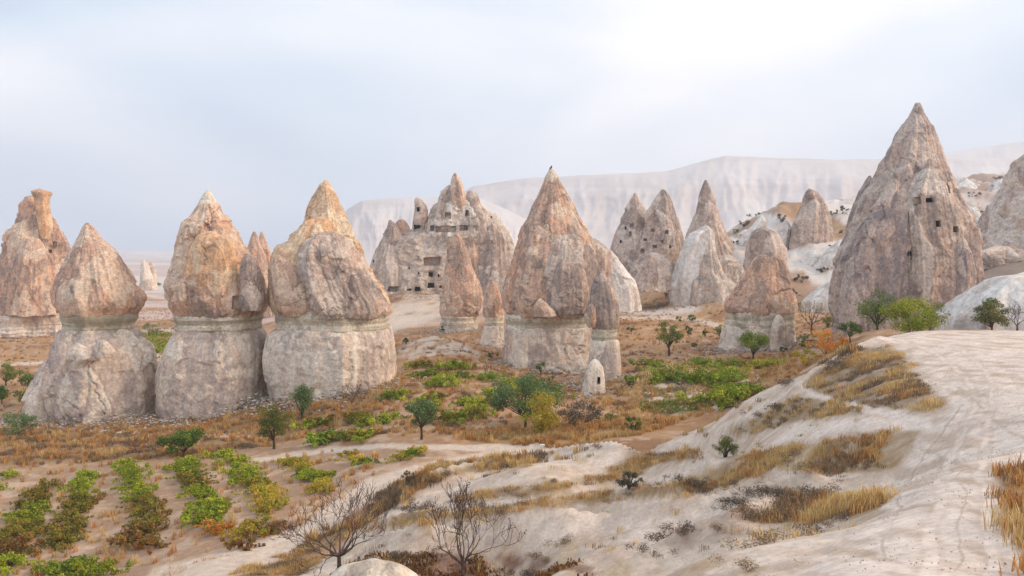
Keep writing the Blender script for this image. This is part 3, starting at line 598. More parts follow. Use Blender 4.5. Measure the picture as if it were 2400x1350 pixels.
def carve(o, P, wins, D, parent, origin):
    """cut real chambers into a rock part and line them; wins: px, py, w, h, deep, kind"""
    if not wins: return
    V, Fc = [], []; made = []
    for (px, py, w, h, deep, kd) in wins:
        k = D / F; x = (px - HX) * k; z = -(py - HY) * k; hw, hh = w * k / 2, h * k / 2
        near = (np.abs(P[:, 0] - x) < hw + .5) & (np.abs(P[:, 2] - z) < hh + .5)
        if not near.any(): near = (np.abs(P[:, 0] - x) < hw + 1.6) & (np.abs(P[:, 2] - z) < hh + 1.6)
        if not near.any(): continue
        q = P[near]; y0 = float(q[:, 1].min()); yf = float(np.percentile(q[q[:, 1] < y0 + 2.2, 1], 60)); sc = yf / D; x *= sc; z *= sc
        jt = JR.uniform(-.13, .13, (4, 2)) + (np.array([[0, 0], [0, 0], [-.16, -.1], [.16, -.1]]) if kd != 'niche' else 0); made.append((x, z, hw, hh, y0, yf + deep, kd, deep, jt))
        b = len(V); a = y0 - 1.0; c = yf + deep
        for yy in (a, c):
            for (sx, sz), (ja, jb) in zip(((-1, -1), (1, -1), (1, 1), (-1, 1)), jt): V.append((x + (sx + ja) * hw - origin.x, yy - origin.y, z + (sz + jb) * hh - origin.z))
        Fc += [[b, b + 1, b + 2, b + 3], [b + 7, b + 6, b + 5, b + 4], [b + 1, b, b + 4, b + 5], [b + 2, b + 1, b + 5, b + 6], [b + 3, b + 2, b + 6, b + 7], [b, b + 3, b + 7, b + 4]]
    if not made: return
    cm = bpy.data.meshes.new('cutter'); cm.from_pydata(V, [], Fc); cm.update()
    bm = bmesh.new(); bm.from_mesh(cm); bmesh.ops.recalc_face_normals(bm, faces=bm.faces); bm.to_mesh(cm); bm.free()
    bm = bmesh.new(); bm.from_mesh(o.data); bmesh.ops.recalc_face_normals(bm, faces=bm.faces); bm.to_mesh(o.data); bm.free()
    cut = bpy.data.objects.new('cutter', cm); COL.objects.link(cut); cut.matrix_world = Matrix.Translation(o.location)
    wm = o.parent; o.parent = None
    md = o.modifiers.new('cut', 'BOOLEAN'); md.operation = 'DIFFERENCE'; md.object = cut; md.solver = 'MANIFOLD'
    cut.location = o.location
    bpy.context.view_layer.update()
    dg = bpy.context.evaluated_depsgraph_get(); ne = bpy.data.meshes.new_from_object(o.evaluated_get(dg)); nv = len(ne.vertices)
    o.modifiers.clear()
    if nv > 50:
        ne.name = o.data.name; o.data = ne
    else: print('CARVE FAILED', o.name)
    bpy.data.objects.remove(cut); o.parent = wm
    for (x, z, hw, hh, y0, c, kd, deep, jt) in made:
        a = c - deep * .93 ; e = .012; V = []
        for yy in (a, c - .01):
            for (sx, sz), (ja, jb) in zip(((-1, -1), (1, -1), (1, 1), (-1, 1)), jt): V.append(((sx + ja) * hw - sx * e, yy - c, (sz + jb) * hh - sz * e + hh))
        Fm = [[7, 6, 5, 4], [1, 0, 4, 5], [2, 1, 5, 6], [3, 2, 6, 7], [0, 3, 7, 4]]
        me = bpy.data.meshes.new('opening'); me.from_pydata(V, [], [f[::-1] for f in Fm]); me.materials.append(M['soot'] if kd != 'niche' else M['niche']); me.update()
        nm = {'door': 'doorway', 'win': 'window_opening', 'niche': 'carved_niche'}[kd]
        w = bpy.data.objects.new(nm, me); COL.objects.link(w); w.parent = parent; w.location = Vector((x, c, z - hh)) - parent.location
def formation(name, label, cat, D, parts, group=None, wins=None):
    """parts: dicts(name, prof, mat, ...) ; root empty at the foot of the first part"""
    kk = D / F; lo = max(parts, key=lambda p: max(q[0] for q in p['prof'])); pb = max(lo['prof'])
    root = empty(name, ((((pb[1] + pb[2]) / 2) - HX) * kk, D, -(pb[0] - HY) * kk), label, cat, group)
    for p in parts:
        p = dict(p); nm = p.pop('name'); mat = M[p.pop('mat')]; w = p.pop('wins', None); dy = p.pop('dy', 0.0); lb = p.pop('label', None); prof = p.pop('prof')
        De = D + dy
        if nm in ('banded_neck', 'pale_base', 'banded_foot', 'upper_cone') and 'pseed' not in p: p['pseed'] = parts[0].get('seed', 0); p['poly'] = .5
        me, origin, P = rock_mesh(nm, De, prof, mat, **p)
        o = obj(nm, me); o.parent = root; o.location = origin - root.location
        if lb: o['label'] = lb
        if w:
            # boolean works in the part's own frame
            o.parent = None; o.location = origin; carve(o, P, w, De, root, origin); o.parent = root; o.location = origin - root.location
    return root

# ------------------------------------------------------------------ haze in the air
def build_haze():
    me = bpy.data.meshes.new('haze'); x, y0, y1, z0, z1 = 6200, -60, 3150, -60, 320
    V = [(-x, y0, z0), (x, y0, z0), (x, y1, z0), (-x, y1, z0), (-x, y0, z1), (x, y0, z1), (x, y1, z1), (-x, y1, z1)]
    me.from_pydata(V, [], [(3, 2, 1, 0), (4, 5, 6, 7), (0, 1, 5, 4), (1, 2, 6, 5), (2, 3, 7, 6), (3, 0, 4, 7)]); me.update()
    m = bpy.data.materials.new('haze_air'); m.use_nodes = True; t = m.node_tree; t.nodes.clear()
    o = N(t, 'ShaderNodeOutputMaterial'); v = N(t, 'ShaderNodeVolumePrincipled'); v.inputs['Color'].default_value = (.90, .93, 1.0, 1); v.inputs['Density'].default_value = 0.00040; v.inputs['Anisotropy'].default_value = 0.45
    t.links.new(v.outputs[0], o.inputs['Volume']); me.materials.append(m); tag(obj('haze', me), kind='stuff')
build_haze()
# ------------------------------------------------------------------ the fairy chimneys
FC = 'fairy chimney'; G1 = 'row of large banded fairy chimneys'
formation('fairy_chimney', 'onion shaped rock chimney with broad spalled pale foot and a low buttress at its left', FC, 90, [
    dict(name='upper_cone', mat='warm', prof=[(523, 201, 210), (533, 195, 218), (548, 190, 229), (579, 175, 256), (617, 157, 280), (660, 140, 303), (683, 135, 320), (700, 136, 325), (719, 142, 322), (734, 150, 311), (744, 165, 300)], plate=.7, seed=3),
    dict(name='banded_neck', mat='band', prof=[(722, 165, 300), (737, 152, 313), (748, 152, 314), (756, 155, 307), (768, 154, 305), (772, 157, 300), (777, 153, 308), (795, 158, 302)], plate=.09, strata=.10, amp=.02, flute=.015, poly=.35, seed=8),
    dict(name='pale_base', mat='base', prof=[(776, 153, 308), (785, 148, 318), (797, 143, 327), (820, 134, 342), (854, 128, 352), (901, 121, 356), (940, 122, 354), (972, 130, 352), (1000, 132, 352)], plate=.6, flute=.05, poly=.4, seed=21, sq=2.4, groove=.5),
    dict(name='buttress', mat='base', prof=[(846, 104, 120), (856, 96, 130), (870, 90, 136), (892, 79, 142), (935, 58, 146), (965, 52, 150), (1000, 48, 155)], plate=.35, dy=-1.0, seed=5),
    dict(name='spalled_plate', mat='base', prof=[(806, 178, 188), (816, 162, 210), (828, 150, 222), (842, 152, 226), (852, 158, 205), (862, 165, 192), (870, 172, 184)], dy=-4.75, depth=.34, plate=.35, seed=4),
    dict(name='spalled_plate', mat='base', prof=[(800, 228, 250), (812, 218, 262), (826, 214, 268), (838, 222, 258)], dy=-5.1, depth=.2, plate=.3, seed=14),
], G1)
formation('fairy_chimney', 'tall rock chimney with smooth cream tip and orange scar, left one of the split pair', FC, 90, [
    dict(name='upper_cone', mat='warm', prof=[(468, 474, 497), (478, 465, 508), (499, 452, 522), (527, 429, 545), (551, 415, 557), (584, 409, 574), (627, 404, 603), (664, 390, 616), (698, 394, 624), (715, 402, 622), (736, 414, 610), (744, 425, 598)], plate=.9, seed=40, wins=[(556, 708, 22, 30, .35, 'niche')]),
    dict(name='cream_tip', mat='cap', prof=[(446, 484, 490), (455, 477, 497), (467, 470, 504), (480, 464, 507), (492, 470, 500)], plate=.12, amp=.02, seed=4, label='smooth cream coloured tip'),
    dict(name='orange_scar', mat='orange', prof=[(545, 480, 505), (556, 462, 530), (575, 450, 545), (600, 445, 552), (640, 440, 555), (690, 450, 548), (720, 470, 530)], dy=-2.6, depth=.55, plate=.5, seed=17),
    dict(name='side_slab', mat='grey', prof=[(596, 575, 585), (612, 566, 602), (650, 562, 615), (700, 560, 622), (728, 566, 614)], dy=-3.2, depth=.8, plate=.4, seed=9),
    dict(name='banded_neck', mat='band', prof=[(722, 425, 598), (735, 409, 609), (750, 409, 608), (760, 412, 605), (768, 409, 607), (773, 413, 603), (778, 410, 607), (795, 416, 600)], plate=.09, strata=.10, amp=.02, flute=.015, poly=.35, seed=18, sq=2.5),
    dict(name='pale_base', mat='base', prof=[(775, 409, 607), (784, 404, 613), (800, 395, 620), (826, 384, 626), (873, 371, 627), (916, 369, 622), (949, 371, 618), (975, 376, 616), (1000, 378, 616)], plate=.3, flute=.05, poly=.4, seed=61, sq=2.6),
], G1)
formation('fairy_chimney', 'massive rock chimney with orange shoulder and tall rear spire, right of the split pair', FC, 90, [
    dict(name='rear_spire', mat='orange', prof=[(422, 761, 768), (432, 751, 775), (442, 745, 779), (466, 735, 791), (492, 726, 801), (517, 718, 814), (552, 712, 827), (582, 705, 844), (621, 700, 862), (659, 690, 879), (685, 690, 896), (715, 688, 909), (732, 692, 910), (744, 700, 900)], dy=1.2, plate=.8, seed=71, depth=.75),
    dict(name='orange_shoulder', mat='orange', prof=[(509, 742, 762), (516, 722, 776), (530, 702, 784), (548, 686, 790), (569, 666, 795), (584, 648, 800), (600, 634, 800), (629, 628, 800), (681, 629, 800), (712, 634, 800), (733, 648, 795), (744, 662, 780)], dy=-.8, plate=.8, seed=83, depth=.85),
    dict(name='grey_slab', mat='grey', prof=[(549, 745, 792), (556, 730, 806), (570, 714, 818), (600, 699, 842), (640, 698, 862), (680, 712, 884), (712, 722, 905), (730, 728, 910), (743, 740, 900)], dy=-2.6, plate=.55, seed=95, depth=.72),
    dict(name='lower_slab', mat='warm', prof=[(600, 640, 660), (622, 634, 700), (660, 632, 722), (700, 636, 735), (728, 646, 735), (742, 660, 720)], dy=-3.6, plate=.7, seed=33, depth=.6),
    dict(name='banded_neck', mat='band', prof=[(722, 664, 896), (736, 652, 910), (750, 652, 909), (758, 656, 906), (766, 652, 910), (771, 656, 906), (777, 652, 910), (792, 660, 904)], plate=.09, strata=.10, amp=.02, flute=.015, poly=.35, seed=28, sq=3.0),
    dict(name='pale_base', mat='base', prof=[(771, 651, 911), (779, 639, 914), (794, 634, 918), (810, 631, 920), (844, 629, 922), (887, 634, 921), (917, 642, 920), (950, 650, 918), (975, 655, 918)], plate=.32, flute=.05, poly=.4, seed=51, sq=3.0),
], G1)
formation('fairy_chimney', 'largest middle rock chimney with bird on its tip and two overlapping front lobes', FC, 102, [
    dict(name='main_cone', mat='warm', prof=[(398, 1288, 1296), (410, 1281, 1304), (426, 1274, 1313), (460, 1258, 1333), (504, 1236, 1358), (540, 1218, 1379), (580, 1206, 1396), (620, 1196, 1402), (660, 1187, 1402), (700, 1181, 1402), (722, 1181, 1400), (737, 1186, 1396), (745, 1200, 1380)], plate=.6, seed=111),
    dict(name='cream_tip', mat='cap', prof=[(396, 1289, 1295), (404, 1283, 1302), (416, 1276, 1311), (430, 1273, 1315), (440, 1285, 1305)], plate=.12, amp=.02, seed=6),
    dict(name='front_lobe', mat='grey', prof=[(528, 1320, 1326), (535, 1312, 1332), (542, 1300, 1350), (556, 1290, 1366), (588, 1272, 1388), (620, 1258, 1400), (660, 1247, 1402), (700, 1243, 1402), (728, 1246, 1398), (742, 1260, 1385)], dy=-2.6, plate=.5, seed=128, depth=.8),
    dict(name='inner_lobe', mat='grey', prof=[(600, 1324, 1330), (606, 1315, 1340), (616, 1302, 1362), (636, 1292, 1374), (684, 1284, 1382), (715, 1284, 1380), (735, 1292, 1368)], dy=-4.5, plate=.5, seed=140, depth=.7),
    dict(name='low_boulder', mat='warm', prof=[(700, 1264, 1268), (712, 1252, 1284), (728, 1244, 1300), (742, 1246, 1304)], dy=-6.0, plate=.3, seed=15, depth=.6),
    dict(name='banded_neck', mat='band', prof=[(724, 1205, 1380), (738, 1184, 1396), (750, 1184, 1392), (758, 1187, 1388), (764, 1184, 1390), (768, 1187, 1388), (785, 1195, 1380)], plate=.09, strata=.10, amp=.02, flute=.015, poly=.35, seed=38, sq=2.8),
    dict(name='pale_base', mat='base', prof=[(764, 1183, 1392), (775, 1182, 1393), (812, 1179, 1395), (840, 1176, 1398), (860, 1175, 1400), (885, 1175, 1402)], plate=.35, flute=.05, poly=.4, seed=151, sq=3.0),
], G1)
formation('fairy_chimney', 'slim knobbly rock pillar standing right in front of the largest middle chimney', FC, 90, [
    dict(name='upper_cone', mat='grey', prof=[(632, 1405, 1411), (642, 1399, 1416), (656, 1391, 1427), (676, 1385, 1440), (700, 1382, 1448), (724, 1382, 1452), (745, 1380, 1453), (758, 1384, 1453), (772, 1390, 1448), (780, 1396, 1440)], plate=.6, seed=201),
    dict(name='side_knob', mat='warm', prof=[(714, 1382, 1390), (722, 1374, 1396), (740, 1369, 1398), (756, 1371, 1398), (768, 1380, 1394)], dy=-1.0, plate=.25, seed=23),
    dict(name='banded_neck', mat='band', prof=[(764, 1392, 1444), (774, 1386, 1449), (784, 1388, 1446), (790, 1384, 1450), (796, 1388, 1446), (808, 1390, 1446)], plate=.09, strata=.08, amp=.03, flute=.015, poly=.35, seed=48),
    dict(name='pale_base', mat='base', prof=[(797, 1387, 1450), (806, 1383, 1453), (840, 1379, 1455), (870, 1378, 1457), (900, 1378, 1457)], plate=.3, flute=.05, poly=.4, seed=161),
], G1)
formation('rock_cone', 'stubby pale rock cone with a small dark doorway at the foot of the slim pillar', 'rock cone', 84, [
    dict(name='cone_body', mat='base', prof=[(842, 1390, 1397), (848, 1384, 1404), (860, 1378, 1411), (880, 1371, 1415), (900, 1367, 1417), (925, 1364, 1420)], plate=.22, seed=210, wins=[(1401, 888, 8, 16, .9, 'door')]),
])
formation('fairy_chimney', 'narrow pointed rock cone in front of the carved castle, with thin banded foot', FC, 128, [
    dict(name='upper_cone', mat='warm', prof=[(545, 1069, 1073), (555, 1060, 1080), (565, 1055, 1086), (608, 1045, 1102), (655, 1039, 1121), (685, 1036, 1129), (702, 1035, 1131), (724, 1033, 1130), (740, 1034, 1124), (748, 1042, 1114)], plate=.5, seed=221),
    dict(name='banded_neck', mat='band', prof=[(732, 1044, 1112), (742, 1033, 1121), (752, 1034, 1119), (758, 1032, 1122), (766, 1032, 1122), (800, 1030, 1124)], plate=.09, strata=.08, amp=.02, flute=.015, poly=.35, seed=58),
])
formation('fairy_chimney', 'small slender rock chimney squeezed between the narrow cone and the largest middle chimney', FC, 114, [
    dict(name='upper_cone', mat='warm', prof=[(655, 1150, 1156), (664, 1144, 1162), (676, 1138, 1168), (706, 1131, 1178), (730, 1131, 1181), (742, 1134, 1180)], plate=.4, seed=231),
    dict(name='banded_neck', mat='band', prof=[(735, 1138, 1178), (743, 1136, 1182), (755, 1137, 1181), (766, 1136, 1183), (775, 1140, 1180)], plate=.09, strata=.14, amp=.02, flute=.015, poly=.35, seed=68),
    dict(name='pale_base', mat='base', prof=[(764, 1135, 1184), (790, 1128, 1188), (815, 1122, 1190), (835, 1120, 1190)], plate=.25, flute=.05, poly=.4, seed=171),
])
formation('fairy_chimney', 'blunt topped rock chimney with a little pale pinnacle leaning on its right foot', FC, 110, [
    dict(name='upper_cone', mat='warm', prof=[(594, 1790, 1806), (599, 1772, 1824), (608, 1766, 1832), (619, 1761, 1838), (647, 1750, 1846), (675, 1724, 1857), (698, 1709, 1861), (716, 1701, 1862), (730, 1705, 1860), (738, 1716, 1850)], plate=.8, seed=241),
    dict(name='crest_stone', mat='grey', prof=[(589, 1797, 1803), (593, 1791, 1812), (600, 1789, 1815), (608, 1792, 1810)], plate=.2, dy=-.6, seed=2),
    dict(name='banded_neck', mat='band', prof=[(724, 1716, 1850), (731, 1704, 1860), (746, 1705, 1859), (760, 1703, 1859), (775, 1706, 1856)], plate=.09, strata=.08, amp=.02, flute=.015, poly=.35, seed=78, sq=3),
    dict(name='pale_base', mat='base', prof=[(762, 1702, 1859), (775, 1699, 1859), (799, 1694, 1859), (821, 1688, 1859), (850, 1684, 1862)], plate=.35, flute=.05, poly=.4, seed=181, sq=2.8),
    dict(name='pinnacle', mat='base', prof=[(738, 1820, 1828), (745, 1814, 1834), (762, 1807, 1839), (771, 1804, 1838), (785, 1802, 1834), (800, 1803, 1832), (830, 1800, 1836)], dy=-4.2, plate=.3, seed=191),
], G1)
# right hand giant
formation('fairy_chimney', 'tallest sharp peaked grey rock cone with square cave windows high on its right face', FC, 98, [
    dict(name='main_cone', mat='giant', prof=[(242, 2145, 2156), (248, 2142, 2160), (262, 2136, 2163), (280, 2127, 2170), (298, 2116, 2184), (326, 2101, 2192), (349, 2090, 2202), (381, 2069, 2216), (413, 2051, 2228), (445, 2034, 2236), (477, 2018, 2248), (514, 2004, 2261), (541, 1994, 2268), (583, 1978, 2270), (619, 1964, 2277), (656, 1956, 2281), (684, 1951, 2281), (720, 1953, 2276), (745, 1957, 2272), (785, 1952, 2272), (830, 1950, 2275)], plate=.75, flute=.26, seed=301, cell=4.2, groove=.5),
    dict(name='window_face', mat='farcone', prof=[(372, 2176, 2182), (396, 2160, 2200), (412, 2142, 2212), (431, 2122, 2224), (463, 2098, 2238), (495, 2086, 2252), (541, 2084, 2264), (583, 2090, 2268), (624, 2086, 2276), (670, 2084, 2280), (716, 2084, 2274), (800, 2080, 2274)], dy=-3.4, depth=.9, plate=.6, flute=.16, seed=318, cell=4.0,
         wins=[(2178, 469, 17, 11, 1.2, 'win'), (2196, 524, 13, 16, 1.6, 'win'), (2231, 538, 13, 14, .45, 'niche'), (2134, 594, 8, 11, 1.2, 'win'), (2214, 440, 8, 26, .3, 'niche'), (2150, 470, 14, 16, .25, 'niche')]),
    dict(name='front_buttress', mat='giant', prof=[(405, 2096, 2104), (440, 2078, 2118), (463, 2066, 2125), (495, 2044, 2138), (541, 2010, 2142), (583, 1998, 2140), (640, 1988, 2138), (690, 1976, 2136), (745, 1974, 2134), (830, 1970, 2136)], dy=-3.7, depth=.8, plate=.6, flute=.2, seed=331, cell=3.6),
    dict(name='left_spur', mat='giant', prof=[(412, 2036, 2041), (425, 2028, 2048), (450, 2016, 2060), (480, 2004, 2070), (520, 1996, 2090), (600, 1975, 2110)], dy=3.0, plate=.5, seed=344),
    dict(name='right_foot', mat='giant', prof=[(560, 2240, 2262), (590, 2228, 2274), (640, 2222, 2284), (700, 2210, 2284), (770, 2200, 2284), (830, 2200, 2284)], dy=-6.0, plate=.5, seed=356),
])
formation('fairy_chimney', 'broad grey brown rock cone cut off by the right edge of the photo', FC, 150, [
    dict(name='main_cone', mat='farcone', prof=[(352, 2412, 2432), (366, 2396, 2450), (381, 2381, 2470), (417, 2370, 2500), (454, 2357, 2530), (482, 2340, 2560), (514, 2321, 2580), (550, 2298, 2600), (578, 2282, 2620), (600, 2278, 2640), (640, 2270, 2660)], plate=.9, seed=401, cell=5),
])
# far left tower
formation('fairy_chimney', 'ragged orange rock tower with split reddish top at the far left', FC, 180, [
    dict(name='main_tower', mat='warm', prof=[(462, 58, 84), (470, 54, 96), (482, 45, 104), (500, 43, 112), (517, 43, 124), (546, 33, 142), (574, 20, 158), (612, 8, 174), (640, 2, 186), (665, -6, 196), (700, -18, 206), (738, -30, 214), (746, -28, 212)], plate=1.3, seed=411, cell=6, wins=[(128, 573, 11, 13, .5, 'niche'), (118, 589, 9, 8, .8, 'niche'), (128, 727, 8, 14, .8, 'win')]),
    dict(name='red_crag', mat='orange', prof=[(444, 82, 98), (449, 76, 117), (456, 78, 118), (466, 84, 114), (480, 86, 114), (505, 88, 120), (530, 92, 122), (560, 98, 112)], dy=-3.4, plate=.8, seed=425, cell=4, groove=.8, label='reddish split crag at the top'),
    dict(name='side_flank', mat='warm', prof=[(560, 60, 90), (600, 44, 112), (660, 30, 124), (738, 20, 132)], dy=-6.5, plate=1.0, seed=437, cell=5),
    dict(name='banded_foot', mat='base', prof=[(736, -26, 212), (745, -28, 210), (756, -24, 208), (766, -26, 212), (790, -30, 218), (810, -32, 222)], plate=.5, strata=.3, amp=.02, seed=88, sq=2.6),
])
formation('rock_cone', 'dark rock flank just entering at the left photo edge behind the ragged tower', 'rock cone', 196, [
    dict(name='cone_body', mat='farcone', prof=[(560, -40, -25), (600, -60, -6), (630, -75, 5), (680, -80, 8), (780, -90, 12)], plate=.6, seed=450)])
formation('rock_cone', 'pair of small pink pointed cones peeking between the two big banded chimneys', 'rock cone', 190, [
    dict(name='left_cone', mat='warm', prof=[(543, 594, 598), (552, 589, 603), (584, 580, 615), (610, 576, 622), (680, 570, 630), (770, 566, 636)], plate=.6, seed=460, cell=4),
    dict(name='right_cone', mat='warm', prof=[(543, 611, 615), (556, 607, 620), (580, 601, 628), (620, 596, 636), (700, 590, 640), (770, 588, 645)], plate=.6, seed=471, dy=4, cell=4)])
formation('rock_cone', 'small distant rock pinnacle with blunt twin top on the left plain', 'rock cone', 300, [
    dict(name='left_pinnacle', mat='base', prof=[(611, 334, 340), (622, 331, 348), (645, 328, 356), (668, 326, 364), (680, 325, 366)], plate=.7, seed=480, cell=4),
    dict(name='right_pinnacle', mat='base', prof=[(614, 352, 358), (625, 346, 364), (650, 344, 367), (680, 342, 370)], plate=.7, seed=485, dy=2, cell=4)])
# twin cones and their neighbours
formation('rock_cone', 'twin pointed rock cones riddled with tiny cave windows, centre right', 'rock cone', 172, [
    dict(name='left_cone', mat='farcone', prof=[(453, 1486, 1490), (465, 1479, 1496), (488, 1467, 1510), (532, 1447, 1525), (568, 1433, 1535), (610, 1425, 1540), (660, 1420, 1540)], plate=.8, seed=501, cell=4.5, dy=2,
         wins=[(1466, 534, 4, 7, 1.0, 'win'), (1455, 566, 4, 7, 1.0, 'win'), (1482, 528, 8, 8, .4, 'niche'), (1477, 548, 6, 9, .4, 'niche')]),
    dict(name='right_cone', mat='farcone', prof=[(444, 1551, 1557), (454, 1543, 1564), (472, 1531, 1574), (500, 1515, 1583), (540, 1507, 1598), (565, 1500, 1602), (590, 1494, 1598), (620, 1490, 1584), (660, 1486, 1580)], plate=.9, seed=515, cell=4.5, dy=-2,
         wins=[(1530, 540, 7, 7, .5, 'niche'), (1562, 544, 8, 9, .5, 'niche'), (1570, 578, 5, 7, 1.2, 'win'), (1537, 596, 4, 5, 1.2, 'win'), (1512, 562, 7, 6, .6, 'niche'), (1535, 578, 9, 8, .6, 'niche'), (1506, 588, 8, 10, .6, 'niche'), (1552, 566, 6, 6, .5, 'niche')]),
    dict(name='rubble_apron', mat='farcone', prof=[(600, 1500, 1560), (620, 1480, 1580), (645, 1470, 1592), (680, 1450, 1600)], dy=-8, plate=.9, seed=522, cell=4)])
formation('rock_cone', 'slender grey cone with a banded pointed cap, between the twin cones and the pale slopes', 'rock cone', 190, [
    dict(name='cone_body', mat='farcone', prof=[(470, 1638, 1677), (488, 1634, 1683), (520, 1623, 1692), (548, 1612, 1706), (584, 1604, 1722), (610, 1600, 1734), (660, 1590, 1740)], plate=.7, seed=531, cell=5),
    dict(name='pointed_cap', mat='grey', prof=[(422, 1652, 1656), (434, 1647, 1662), (448, 1642, 1669), (466, 1638, 1677), (476, 1637, 1678), (484, 1642, 1674)], plate=.3, seed=540)])
formation('rock_cone', 'leaning two tone rock with white left flank and pink right face with tiny holes', 'rock cone', 162, [
    dict(name='white_flank', mat='white', prof=[(530, 1650, 1660), (538, 1634, 1666), (548, 1618, 1670), (568, 1604, 1672), (604, 1591, 1668), (640, 1578, 1660), (668, 1567, 1650), (705, 1571, 1640), (730, 1570, 1640)], plate=.5, seed=560, cell=5),
    dict(name='pink_face', mat='castle', prof=[(538, 1660, 1665), (552, 1652, 1671), (580, 1642, 1677), (604, 1634, 1681), (640, 1622, 1695), (665, 1612, 1722), (705, 1606, 1745), (730, 1604, 1750)], dy=-1.6, plate=.6, seed=551, cell=4, wins=[(1661, 577, 3, 3, .8, 'win'), (1658, 587, 3, 3, .8, 'win'), (1650, 603, 5, 5, .4, 'niche')]),
    dict(name='right_shelf', mat='castle', prof=[(600, 1690, 1712), (612, 1684, 1730), (640, 1680, 1742), (700, 1670, 1750), (730, 1670, 1752)], dy=2, plate=.6, seed=566, cell=5)])
formation('rock_mound', 'smooth white tuff hump beside the right shoulder of the largest middle chimney', 'rock mound', 142, [
    dict(name='white_hump', mat='white', prof=[(588, 1424, 1434), (605, 1408, 1450), (636, 1396, 1468), (655, 1390, 1486), (672, 1388, 1496), (700, 1384, 1502), (730, 1380, 1504)], plate=.4, seed=571, cell=6, depth=.6),
    dict(name='grey_shoulder', mat='farcone', prof=[(560, 1380, 1398), (572, 1376, 1415), (590, 1374, 1432), (640, 1374, 1430), (700, 1374, 1426), (730, 1374, 1424)], plate=.5, seed=577, dy=-1.5)])
formation('rock_cone', 'rounded grey dome with dark nipple top standing on the pale slope', 'rock cone', 190, [
    dict(name='dome', mat='farcone', prof=[(444, 1894, 1900), (450, 1887, 1914), (459, 1882, 1920), (482, 1873, 1934), (514, 1860, 1941), (537, 1850, 1943), (569, 1843, 1943), (610, 1842, 1940), (660, 1842, 1938)], plate=.8, seed=581, cell=5),
    dict(name='summit_knob', mat='grey', prof=[(443, 1895, 1900), (449, 1889, 1906), (458, 1886, 1908), (464, 1890, 1904)], dy=-2, plate=.2, seed=588)])
formation('rock_cone', 'squat grey rock behind the blunt topped chimney', 'rock cone', 170, [
    dict(name='main_block', mat='farcone', prof=[(537, 1774, 1800), (543, 1764, 1818), (565, 1757, 1832), (583, 1752, 1842), (619, 1750, 1844), (680, 1745, 1850)], plate=.9, poly=.95, flute=.2, seed=591, cell=5)])
for i, (lb, D, pr, lean) in enumerate([
    ('uppermost white tuff fin on the slope left of the tallest cone', 175, [(562, 1968, 1976), (575, 1950, 1980), (600, 1925, 1976), (630, 1900, 1965), (660, 1885, 1950), (700, 1880, 1945)], 0),
    ('white tuff fin under the rounded grey dome', 178, [(588, 1900, 1912), (600, 1885, 1922), (625, 1865, 1920), (650, 1850, 1910), (690, 1846, 1905)], 0),
    ('lowest white tuff fin, between the dry bushes and the tallest cone', 150, [(662, 1940, 1954), (672, 1922, 1960), (690, 1900, 1960), (706, 1886, 1960), (730, 1880, 1960)], 0),
    ('white tuff fin beside the upper right of the rounded dome', 215, [(490, 1990, 2004), (500, 1965, 2010), (520, 1948, 2010), (550, 1940, 2006), (580, 1935, 2000)], 0),
    ('pale fin rising behind the squat grey rock', 196, [(505, 1784, 1788), (520, 1768, 1796), (545, 1745, 1794), (575, 1728, 1785), (610, 1720, 1780)], 0),
    ('white fin tucked between the squat rock and the rounded dome', 181, [(560, 1816, 1820), (575, 1797, 1830), (600, 1777, 1830), (640, 1765, 1825)], 0),
    ('pale fin just left of the rounded grey dome', 192, [(518, 1842, 1846), (538, 1822, 1856), (570, 1806, 1852), (610, 1800, 1850)], 0),
    ('white fin behind the right flank of the tallest cone', 196, [(474, 2266, 2270), (492, 2248, 2288), (530, 2236, 2302), (575, 2230, 2308), (620, 2225, 2310)], 0),
    ('white fin below the cone cut off by the right edge', 184, [(498, 2322, 2327), (518, 2302, 2345), (560, 2288, 2352), (620, 2285, 2352)], 0),
    ('long white tuff fin on the crest right of the twin cones', 205, [(540, 1742, 1756), (556, 1722, 1762), (575, 1708, 1756), (600, 1700, 1740), (630, 1700, 1740)], 0)]):
    formation('rock_mound', lb, 'rock mound', D, [dict(name='fin_body', mat='white', prof=pr, plate=.6, seed=600 + 13 * i, cell=4, depth=1.1, poly=.95, flute=.22)], 'white tuff fins on the pale slope')
formation('rock_mound', 'large smooth whitish hill rising behind the track at the right edge', 'rock mound', 72, [
    dict(name='hill_body', mat='white', prof=[(643, 2390, 2420), (648, 2352, 2470), (661, 2327, 2520), (684, 2292, 2570), (716, 2260, 2620), (745, 2240, 2660), (766, 2228, 2690), (800, 2215, 2710), (850, 2205, 2720)], plate=.25, amp=.02, seed=651, cell=6, depth=.6, sq=2.0)])
formation('rock_mound', 'dark craggy ledge at the foot of the cone at the right edge', 'rock mound', 128, [
    dict(name='ledge_body', mat='farcone', prof=[(596, 2285, 2420), (604, 2268, 2470), (640, 2262, 2490), (680, 2262, 2500), (740, 2262, 2500)], plate=1.2, strata=.4, seed=661, cell=3.5, depth=.4, sq=3)])
for i, (lb, D, pr) in enumerate([
    ('pinkish white eroded ridge behind the tallest cone, nearest its right flank', 262, [(418, 2262, 2268), (430, 2245, 2285), (445, 2225, 2310), (480, 2215, 2335), (530, 2205, 2345), (580, 2205, 2350)]),
    ('pinkish white eroded ridge against the cone cut off by the right edge', 250, [(420, 2345, 2372), (432, 2325, 2395), (470, 2305, 2420), (520, 2290, 2430), (590, 2285, 2440)])]):
    formation('rock_mound', lb, 'rock mound', D, [dict(name='ridge_body', mat='white', prof=pr, plate=1.6, seed=670 + 13 * i, cell=7, depth=.7)])
